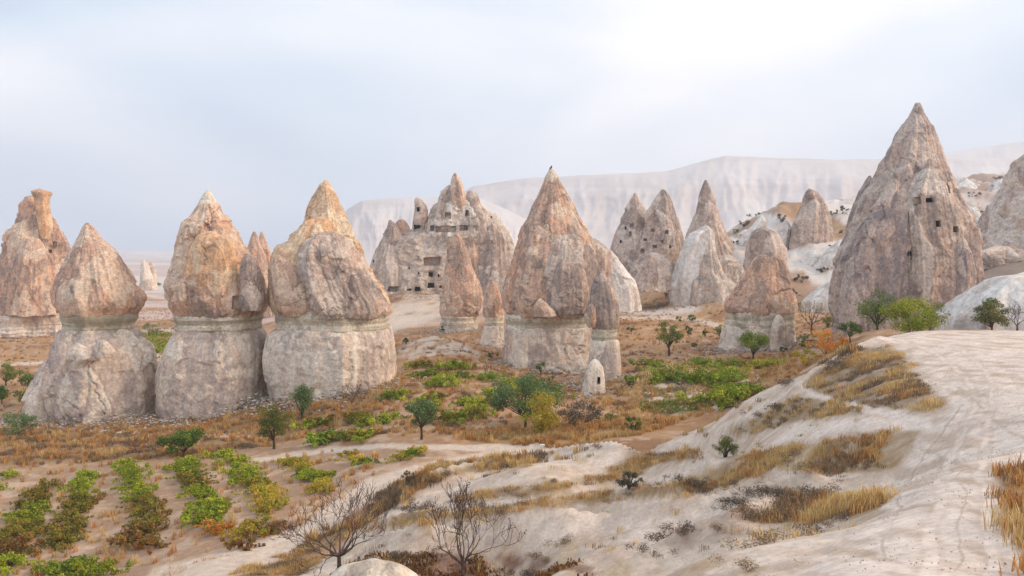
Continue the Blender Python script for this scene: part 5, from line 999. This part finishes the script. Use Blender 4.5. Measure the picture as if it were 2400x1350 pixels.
# garden grass bed
def ground_patch(name, poly, D0, D1, n, size, pal, label, cat, hgt=.25):
    g = np.random.default_rng(len(name) + n); xs, ys = [p[0] for p in poly], [p[1] for p in poly]; px = g.uniform(min(xs), max(xs), n * 6); D = np.sqrt(g.uniform(D0 ** 2, D1 ** 2, n * 6)); X = (px - HX) / F * D; Z = height(X, D)
    k = np.where(inpoly(px, HY - Z / D * F, poly))[0][:n]; c0 = Vector((float(X[k].mean()), float(D[k].mean()), float(Z[k].mean())))
    cl = np.stack([X[k] - c0.x, D[k] - c0.y, Z[k] - c0.z + 20 + hgt * .4, np.full(len(k), hgt)], 1); me = leaf_mesh(name, cl, len(k) * 7, size, pal, n, up=.5); a = np.empty(len(me.vertices) * 3, np.float32); me.vertices.foreach_get('co', a); a[2::3] -= 20; me.vertices.foreach_set('co', a)
    tag(obj(name, me, loc=c0), label, cat, kind='stuff')
ground_patch('green_herbs', [(1500, 945), (1560, 940), (1660, 935), (1670, 955), (1560, 972), (1500, 965)], 68, 82, 420, .16, 'green', 'dense dark green herbs along the near edge of the garden patch', 'herbs')
ground_patch('garden_weeds', [(1490, 880), (1570, 860), (1740, 870), (1700, 935), (1520, 945)], 70, 102, 300, .16, 'mid', 'patchy olive weeds across the garden patch', 'weeds', .22)
# dry corn
def corn_proto(seed):
    g = np.random.default_rng(seed); V, Fq, C = [], [], []; pc = np.array(PAL['corn'])
    for s in range(5):
        bx, by = g.normal(size=2) * .16; h = g.uniform(1.3, 2.0); tip = (bx + g.normal() * .15, by + g.normal() * .15)
        segs = [((bx, by, 0), (tip[0], tip[1], h), .025)]
        for k in range(9):
            f = g.uniform(.15, .95); a = g.uniform(0, 6.28); r = g.uniform(.25, .5); p0 = (bx + (tip[0] - bx) * f, by + (tip[1] - by) * f, h * f); segs.append((p0, (p0[0] + math.cos(a) * r, p0[1] + math.sin(a) * r, p0[2] + g.uniform(-.35, .25)), .045))
        for a, b, w in segs:
            i = len(V); V += [(a[0] - w, a[1], a[2]), (a[0] + w, a[1] + w, a[2]), (b[0] + w * .3, b[1], b[2]), (b[0] - w * .3, b[1], b[2])]; Fq.append([i, i + 1, i + 2, i + 3]); c = pc[g.integers(0, 4)] * g.uniform(.8, 1.2); C += [c] * 4
    return mesh_np('corn_plant', V, Fq, M['grass'], False, {'Col': np.clip(C, 0, .9)})
CORN = [corn_proto(k) for k in range(4)]
CRN = [(1478, 962, 73), (1484, 955, 74), (1490, 948, 75), (1486, 940, 76), (1496, 940, 77), (1500, 932, 78), (1494, 928, 79), (1505, 924, 80), (1510, 918, 81), (1503, 914, 82), (1512, 908, 83), (1520, 906, 84), (1516, 900, 85), (1524, 898, 86), (1489, 960, 73), (1480, 948, 75), (1508, 930, 79), (1518, 916, 82),
                  (1552, 888, 88), (1562, 884, 89), (1572, 890, 88), (1580, 886, 88), (1545, 892, 87), (1608, 888, 88), (1615, 892, 87), (1612, 880, 89)]
for ci_, (px, py, D) in enumerate(CRN):
    o = obj('corn_plant', random.choice(CORN), loc=at(px + random.uniform(-3, 3), py, D)); o.rotation_euler.z = random.uniform(0, 6.28); s = random.uniform(.75, 1.15); o.scale = (s, s, s)
    tag(o, 'dry corn plant in the long stand left of the garden, %s from its near end' % ORD[ci_ % 18] if px < 1530 else 'dry corn plant between the green garden crops, %s from left' % ORD[sorted(CRN[18:]).index((px, py, D))], 'corn plant', 'dry corn plants in the garden')
# dark cushions of scrub on the pale dunes
def scrub_proto(seed):
    g = np.random.default_rng(seed); cl = [(g.normal() * .16, g.normal() * .14, .07 + .10 * g.random(), .12) for _ in range(7)]; return leaf_mesh('scrub_cushion', cl, 520, .045, 'greyscrub' if seed % 2 else 'darkgrass', seed, up=.3, aspect=.3)
SCR = [scrub_proto(k) for k in range(5)]
for lab, pts in [
 ('dark scrub along the lowest dune ridge on the right', [(1560, 1276, 17.5), (1582, 1268, 17.5), (1602, 1255, 17.6), (1620, 1250, 17.6), (1680, 1245, 16), (1752, 1213, 17), (1700, 1197, 17.8), (1722, 1188, 18), (1735, 1182, 18), (1762, 1166, 18.5), (1790, 1160, 18.5), (1812, 1152, 18.6), (1828, 1146, 18.8), (1846, 1142, 19), (1890, 1124, 19.5), (1912, 1118, 19.5), (1926, 1118, 19.5)]),
 ('dark scrub beside the grassy patch near the track', [(1905, 1243, 12.5), (1888, 1240, 12.5), (1940, 1228, 12.8), (1976, 1216, 13), (1782, 1262, 14), (1786, 1282, 13.5), (1755, 1335, 11.5), (1515, 1300, 16)]),
 ('dark scrub on the dune slope behind the two nearest trees', [(950, 1182, 37), (985, 1184, 36), (965, 1194, 35), (1090, 1178, 34), (1136, 1182, 33), (1010, 1190, 34), (1150, 1092, 46), (1178, 1098, 45), (1225, 1080, 47), (1300, 1131, 36), (1225, 1146, 34.5), (1400, 1050, 43), (1175, 1208, 28.5), (1050, 1118, 44)]),
 ('dark scrub on the high dune near the broom bush', [(1598, 1080, 32), (1620, 1068, 33), (1612, 1108, 30), (1700, 1072, 29), (1640, 1090, 31), (1860, 1060, 26), (1720, 1060, 29), (1540, 1110, 33), (1800, 1058, 28), (1905, 1078, 24)]),
 ('dark scrub on the bottom slope right of the nearest trees', [(1262, 1300, 23), (1282, 1290, 23.5), (1270, 1315, 22.5), (1255, 1290, 24), (1240, 1306, 23.5), (1322, 1276, 25), (930, 1312, 26), (950, 1305, 26), (1050, 1300, 26), (1030, 1290, 27)]),
 ('dark scrub on the steep shoulder below the grassy hump', [(1780, 978, 38), (1825, 960, 37), (1842, 905, 40), (1858, 900, 39.5), (1990, 945, 30), (2045, 958, 27), (1960, 860, 38), (1800, 990, 36)])]:
    for px, py, D in pts:
        o = obj('scrub_bush', random.choice(SCR), loc=at(px, py, D, .12)); s = random.uniform(.8, 1.5) * (D / 24) ** .45; o.scale = (s * random.uniform(.9, 1.6), s, s * .9); o.rotation_euler.z = random.uniform(-.5, .5); tag(o, lab + ', %s from left' % ORD[sorted(pts).index((px, py, D))], 'shrub', 'dark scrub cushions on the pale dunes')
# loose stones
def stone_mesh(seed, r=.4):
    me = bpy.data.meshes.new('stone'); bm = bmesh.new(); bmesh.ops.create_icosphere(bm, subdivisions=3, radius=r)
    V = np.array([v.co[:] for v in bm.verts]); f = fbm(V * 2.2 / r * .4 + seed, 3); w = worley(V / r * .9 + seed)
    for v, a, b in zip(bm.verts, f, w[3]): v.co *= 1 + .25 * a + .3 * b; 
    for v in bm.verts: v.co.z *= .6
    for p in bm.faces: p.smooth = True
    bm.to_mesh(me); bm.free(); me.materials.append(M['stone']); return me
ST = [stone_mesh(k * 5.3) for k in range(4)]
for lab, gp, pts in [
 ('pale loose stone at the foot of the onion shaped chimney', 'loose pale stones below the onion shaped chimney', [(182, 985, 88, .7), (198, 988, 87, .9), (212, 984, 88, .5), (228, 983, 88, .8), (255, 983, 88, 1.0), (236, 988, 87, .4), (172, 990, 87, .5)]),
 ('white boulder at the right foot of the largest middle chimney', 'white boulders below the largest middle chimney', [(1322, 868, 97, 2.4), (1345, 862, 97, 1.8), (1362, 852, 98, 2.2), (1305, 874, 96, 1.5), (1390, 846, 98, 1.3), (1335, 852, 98, 2.0)])]:
    for px, py, D, s in pts:
        o = obj('stone', random.choice(ST), loc=at(px, py, D) + Vector((0, 0, .08 * s))); o.scale = (s * 1.3, s, s * .9); o.rotation_euler.z = random.uniform(0, 6); tag(o, lab + ', %s from left' % ORD[sorted(pts).index((px, py, D, s))], 'stone', gp)
# boulder in front of the camera
me, org, P_ = rock_mesh('boulder', 10.2, [(1317, 850, 900), (1322, 825, 925), (1332, 796, 948), (1350, 775, 972), (1400, 745, 1000), (1500, 730, 1010)], M['cap'], seg=160, rows=120, plate=.04, cell=.8, groove=.02, amp=.03, depth=.7, seed=9)
tag(obj('boulder', me, loc=org), 'smooth cream boulder top at the bottom edge between the two nearest trees', 'boulder')
# the bird on the tip, and a white marker post
bp_ = Vector(((1291 - HX) / F * 102, 102, -(398 - HY) / F * 102)); bird = empty('bird', bp_, 'small dark bird perched on the tip of the largest middle chimney', 'bird')
def blob(name, pts, rad, mat):
    o = obj(name, tubes(name, [(pts, rad)], M[mat], 8)); o.parent = bird; return o
blob('body', [(-.16, 0, .12), (-.08, 0, .16), (.02, 0, .26), (.08, 0, .38), (.09, 0, .46), (.10, 0, .52)], [.02, .08, .11, .09, .06, .01], 'feather'); blob('tail', [(-.08, 0, .16), (-.22, 0, .02)], [.05, .03], 'feather'); blob('beak', [(.12, 0, .46), (.2, 0, .45)], [.02, .004], 'bark')
for s in (-.04, .04): blob('leg', [(0, s, .18), (0, s, -.04)], [.012, .012], 'bark')
mp_ = at(1271, 1050, 57); pr = empty('marker_post', mp_, 'small white marker post beside the rusty grass at the dune edge', 'marker post')
o = obj('post', tubes('post', [([(0, 0, -.1), (0, 0, .22)], [.03, .03])], M['white_paint'], 8)); o.parent = pr
bm = bmesh.new(); bmesh.ops.create_cube(bm, size=1); [setattr(v, 'co', Vector((v.co.x * .34, v.co.y * .2, v.co.z * .06 + .25))) for v in bm.verts]; bmesh.ops.bevel(bm, geom=bm.edges[:], offset=.012, segments=2, affect='EDGES'); m2 = bpy.data.meshes.new('cap_plate'); bm.to_mesh(m2); bm.free(); m2.materials.append(M['white_paint']); o = obj('cap_plate', m2); o.parent = pr
# ------------------------------------------------------------------ dry grass, scattered as instances
def tuft_proto(name, pal, seed, n=26, h=.34, w=.011, spread=.14):
    g = np.random.default_rng(seed); V, Fq, C = [], [], []; pc = np.array(PAL[pal])
    for _ in range(n):
        bx, by = g.normal(size=2) * spread * .5; a = g.uniform(0, 6.28); hh = h * g.uniform(.5, 1.2); ln = g.uniform(.1, .55) * hh; dx, dy = math.cos(a), math.sin(a); wx, wy = -dy * w, dx * w; i = len(V)
        V += [(bx - wx, by - wy, -.03), (bx + wx, by + wy, -.03), (bx + dx * ln * .35 + wx * .8, by + dy * ln * .35 + wy * .8, hh * .6), (bx + dx * ln * .35 - wx * .8, by + dy * ln * .35 - wy * .8, hh * .6), (bx + dx * ln + wx * .2, by + dy * ln, hh), (bx + dx * ln - wx * .2, by + dy * ln, hh)]
        Fq += [[i, i + 1, i + 2, i + 3], [i + 3, i + 2, i + 4, i + 5]]; C += [pc[g.integers(0, 4)] * g.uniform(.75, 1.25)] * 6
    return bpy.data.objects.new(name, mesh_np(name, V, Fq, M['grass'], False, {'Col': np.clip(C, 0, .9)}))
def scatter(name, pal, pts, label, cat, scale=(.7, 1.4), **kw):
    coll = bpy.data.collections.new(name + '_sources')
    for k in range(4): coll.objects.link(tuft_proto(name + '_tuft', pal, 900 + k + len(name), **kw))
    me = bpy.data.meshes.new(name); me.vertices.add(len(pts)); me.vertices.foreach_set('co', np.asarray(pts, np.float32).ravel()); me.update(); o = obj(name, me)
    ng = bpy.data.node_groups.new(name + '_scatter', 'GeometryNodeTree'); ng.interface.new_socket('Geometry', in_out='INPUT', socket_type='NodeSocketGeometry'); ng.interface.new_socket('Geometry', in_out='OUTPUT', socket_type='NodeSocketGeometry')
    gi, go = ng.nodes.new('NodeGroupInput'), ng.nodes.new('NodeGroupOutput'); ip = ng.nodes.new('GeometryNodeInstanceOnPoints'); ci = ng.nodes.new('GeometryNodeCollectionInfo'); ci.inputs['Collection'].default_value = coll; ci.inputs['Separate Children'].default_value = True; ci.inputs['Reset Children'].default_value = True
    m2p = ng.nodes.new('GeometryNodeMeshToPoints'); rz = ng.nodes.new('FunctionNodeRandomValue'); rz.data_type = 'FLOAT_VECTOR'; rz.inputs[0].default_value = (-.15, -.15, 0); rz.inputs[1].default_value = (.15, .15, 6.283)
    rs = ng.nodes.new('FunctionNodeRandomValue'); rs.data_type = 'FLOAT'; rs.inputs[2].default_value = scale[0]; rs.inputs[3].default_value = scale[1]; rs.inputs['Seed'].default_value = 3
    l = ng.links.new; l(gi.outputs[0], m2p.inputs[0]); l(m2p.outputs[0], ip.inputs['Points']); l(ci.outputs[0], ip.inputs['Instance']); ip.inputs['Pick Instance'].default_value = True; l(rz.outputs[0], ip.inputs['Rotation']); l(rs.outputs[1], ip.inputs['Scale']); l(ip.outputs[0], go.inputs[0])
    o.modifiers.new('scatter', 'NODES').node_group = ng; tag(o, label, cat, kind='stuff'); return o
def zone_points(poly, D0, D1, rho, clump=.0, edge=1.0):
    g = np.random.default_rng(int(D0 * 10 + abs(poly[0][0]))); xs, ys = [p[0] for p in poly], [p[1] for p in poly]; x0, x1 = max(min(xs) - 20, -150), min(max(xs) + 20, 2600); area = (x1 - x0) / F * (D1 ** 2 - D0 ** 2) / 2
    n = int(min(area * rho, 60000)); px = g.uniform(x0, x1, n); D = np.sqrt(g.uniform(D0 ** 2, D1 ** 2, n)); keep = g.random(n) < np.minimum(1, (34 / D) ** .9); px, D = px[keep], D[keep]; X = (px - HX) / F * D; Z = height(X, D); P = np.stack([X, D, X * 0], 1)
    j = 480 / D * edge; m = inpoly(px + j * fbm(P * .9 + 3, 3), HY - Z / D * F + j * .45 * fbm(P * .9 + 40, 3), poly) & (fbm(P * .5 + 60, 3) > clump - .25 * g.random(len(X)))
    return P[m] * np.array([1, 1, 0]) + np.stack([X[m] * 0, X[m] * 0, Z[m]], 1)
B = {'straw': [], 'rust': [], 'dark': []}
RHO = {'hump': 40, 'shoulder': 26, 'tongue': 48, 'island': 55, 'saddle': 48, 'ledge': 34, 'shadow_strip': 40, 'strip': 44, 'strip_b': 40, 'verge': 40, 'litter': 6, 'right_bank': 60, 'rust': 30, 'left_meadow': 13, 'mid_meadow': 8, 'garden_edge': 9, 'valley': 3.0, 'left_valley': 2.2}
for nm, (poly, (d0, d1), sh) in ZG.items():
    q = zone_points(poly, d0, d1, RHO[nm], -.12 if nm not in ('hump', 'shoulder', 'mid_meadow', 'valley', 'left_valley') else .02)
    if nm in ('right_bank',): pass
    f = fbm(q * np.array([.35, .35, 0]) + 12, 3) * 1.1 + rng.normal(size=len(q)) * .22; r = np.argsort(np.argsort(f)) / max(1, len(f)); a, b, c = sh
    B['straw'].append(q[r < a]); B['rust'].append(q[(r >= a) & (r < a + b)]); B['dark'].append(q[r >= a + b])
# a thin sprinkling over the bare dunes and the vineyard soil
q = zone_points([(640, 1350), (900, 1180), (1400, 1040), (1900, 900), (2060, 1010), (2060, 1350)], 11, 52, 1.6, .12); B['dark'].append(q[::2]); B['straw'].append(q[1::2])
q = zone_points([(-100, 1095), (420, 1070), (900, 1055), (870, 1130), (680, 1250), (430, 1350), (-100, 1350)], 40, 72, 2.2, .0); B['rust'].append(q[::2]); B['straw'].append(q[1::2])
B = {k: np.concatenate(v) for k, v in B.items()}; NB = {k: v[v[:, 1] < 44] for k, v in B.items()}; B = {k: v[v[:, 1] >= 44] for k, v in B.items()}; print({k: len(v) for k, v in B.items()})
scatter('straw_grass', 'straw', B['straw'], 'pale straw coloured dry grass of the meadow edges beyond the dunes', 'dry grass', n=24, h=.34)
scatter('rusty_grass', 'orangegrass', B['rust'], 'rust orange dry grass over the meadow and valley floor', 'dry grass', n=24, h=.32)
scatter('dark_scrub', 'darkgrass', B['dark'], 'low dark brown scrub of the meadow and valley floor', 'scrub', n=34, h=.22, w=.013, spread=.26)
scatter('dune_straw_grass', 'straw', NB['straw'], 'short straw coloured grass along the pale dune ridges', 'dry grass', (.5, 1.3), n=30, h=.17, w=.006, spread=.2)
scatter('dune_rusty_grass', 'orangegrass', NB['rust'], 'short rust coloured grass on the dune tongues beside the track', 'dry grass', (.5, 1.3), n=30, h=.16, w=.006, spread=.2)
scatter('dune_dark_scrub', 'darkgrass', NB['dark'], 'low dark brown scrub mat on the dunes and the grassy hump', 'scrub', (.5, 1.2), n=44, h=.10, w=.007, spread=.24)
q = zone_points(ZG['litter'][0], 17, 30, 42, .14); scatter('leaf_litter', 'rust', q, 'red brown fallen leaves heaped under the two nearest trees', 'fallen leaves', scale=(.6, 1.2), n=16, h=.07, w=.03, spread=.3)

# grit and pebbles on the track and dunes
def pebble_proto(k):
    g = np.random.default_rng(40 + k); V, Fq = [], []; base = np.array([(1, 0, 0), (0, 1, 0), (-1, 0, 0), (0, -1, 0), (0, 0, .8), (0, 0, -.8)], float); tri = [(0, 1, 4), (1, 2, 4), (2, 3, 4), (3, 0, 4), (1, 0, 5), (2, 1, 5), (3, 2, 5), (0, 3, 5)]
    for q in range(5):
        r = g.uniform(.004, .013); c = np.append(g.normal(size=2) * .16, r * .3); i = len(V); V += list(c + base * r * g.uniform(.6, 1.3, (6, 1))); Fq += [[i + a for a in t] for t in tri]
    return mesh_np('pebble_cluster', V, Fq, M['stone'], False)
PEB = [pebble_proto(k) for k in range(4)]
def tuft_proto(name, pal, seed, **kw): return bpy.data.objects.new(name, PEB[seed % 4])
q = zone_points([(400, 1350), (900, 1180), (1400, 1040), (1900, 900), (2060, 790), (2400, 780), (2400, 1350)], 6, 34, 12, -.1); scatter('pebbles', 'stone', q, 'small pale pebbles and grit lying on the track and dunes', 'pebbles', scale=(.4, 1.5))
# scree washed down round the feet of the chimneys
def foot_points():
    g = np.random.default_rng(77); out = []
    for pxl, pxr, D, n in [(50, 356, 90, 420), (370, 628, 90, 360), (642, 920, 90, 380), (1176, 1400, 102, 320), (1378, 1458, 90, 160), (1365, 1418, 84, 60), (1686, 1860, 110, 260), (1030, 1124, 128, 120), (1120, 1190, 114, 100), (880, 1200, 182, 300), (1440, 1600, 172, 160)]:
        w = (pxr - pxl) / 2 / F * D; cx = ((pxl + pxr) / 2 - HX) / F * D; a = g.uniform(math.pi * .98, math.pi * 2.02, n); r = g.exponential(.55, n) - .15
        out.append(np.stack([cx + (w + r) * np.cos(a), D + (w * .85 + r) * np.sin(a)], 1))
    q = np.concatenate(out); z = height(q[:, 0], q[:, 1]); return np.stack([q[:, 0], q[:, 1], z], 1)
scatter('scree', 'stone', foot_points(), 'pale broken scree lying round the feet of the chimneys', 'scree', scale=(5, 19))
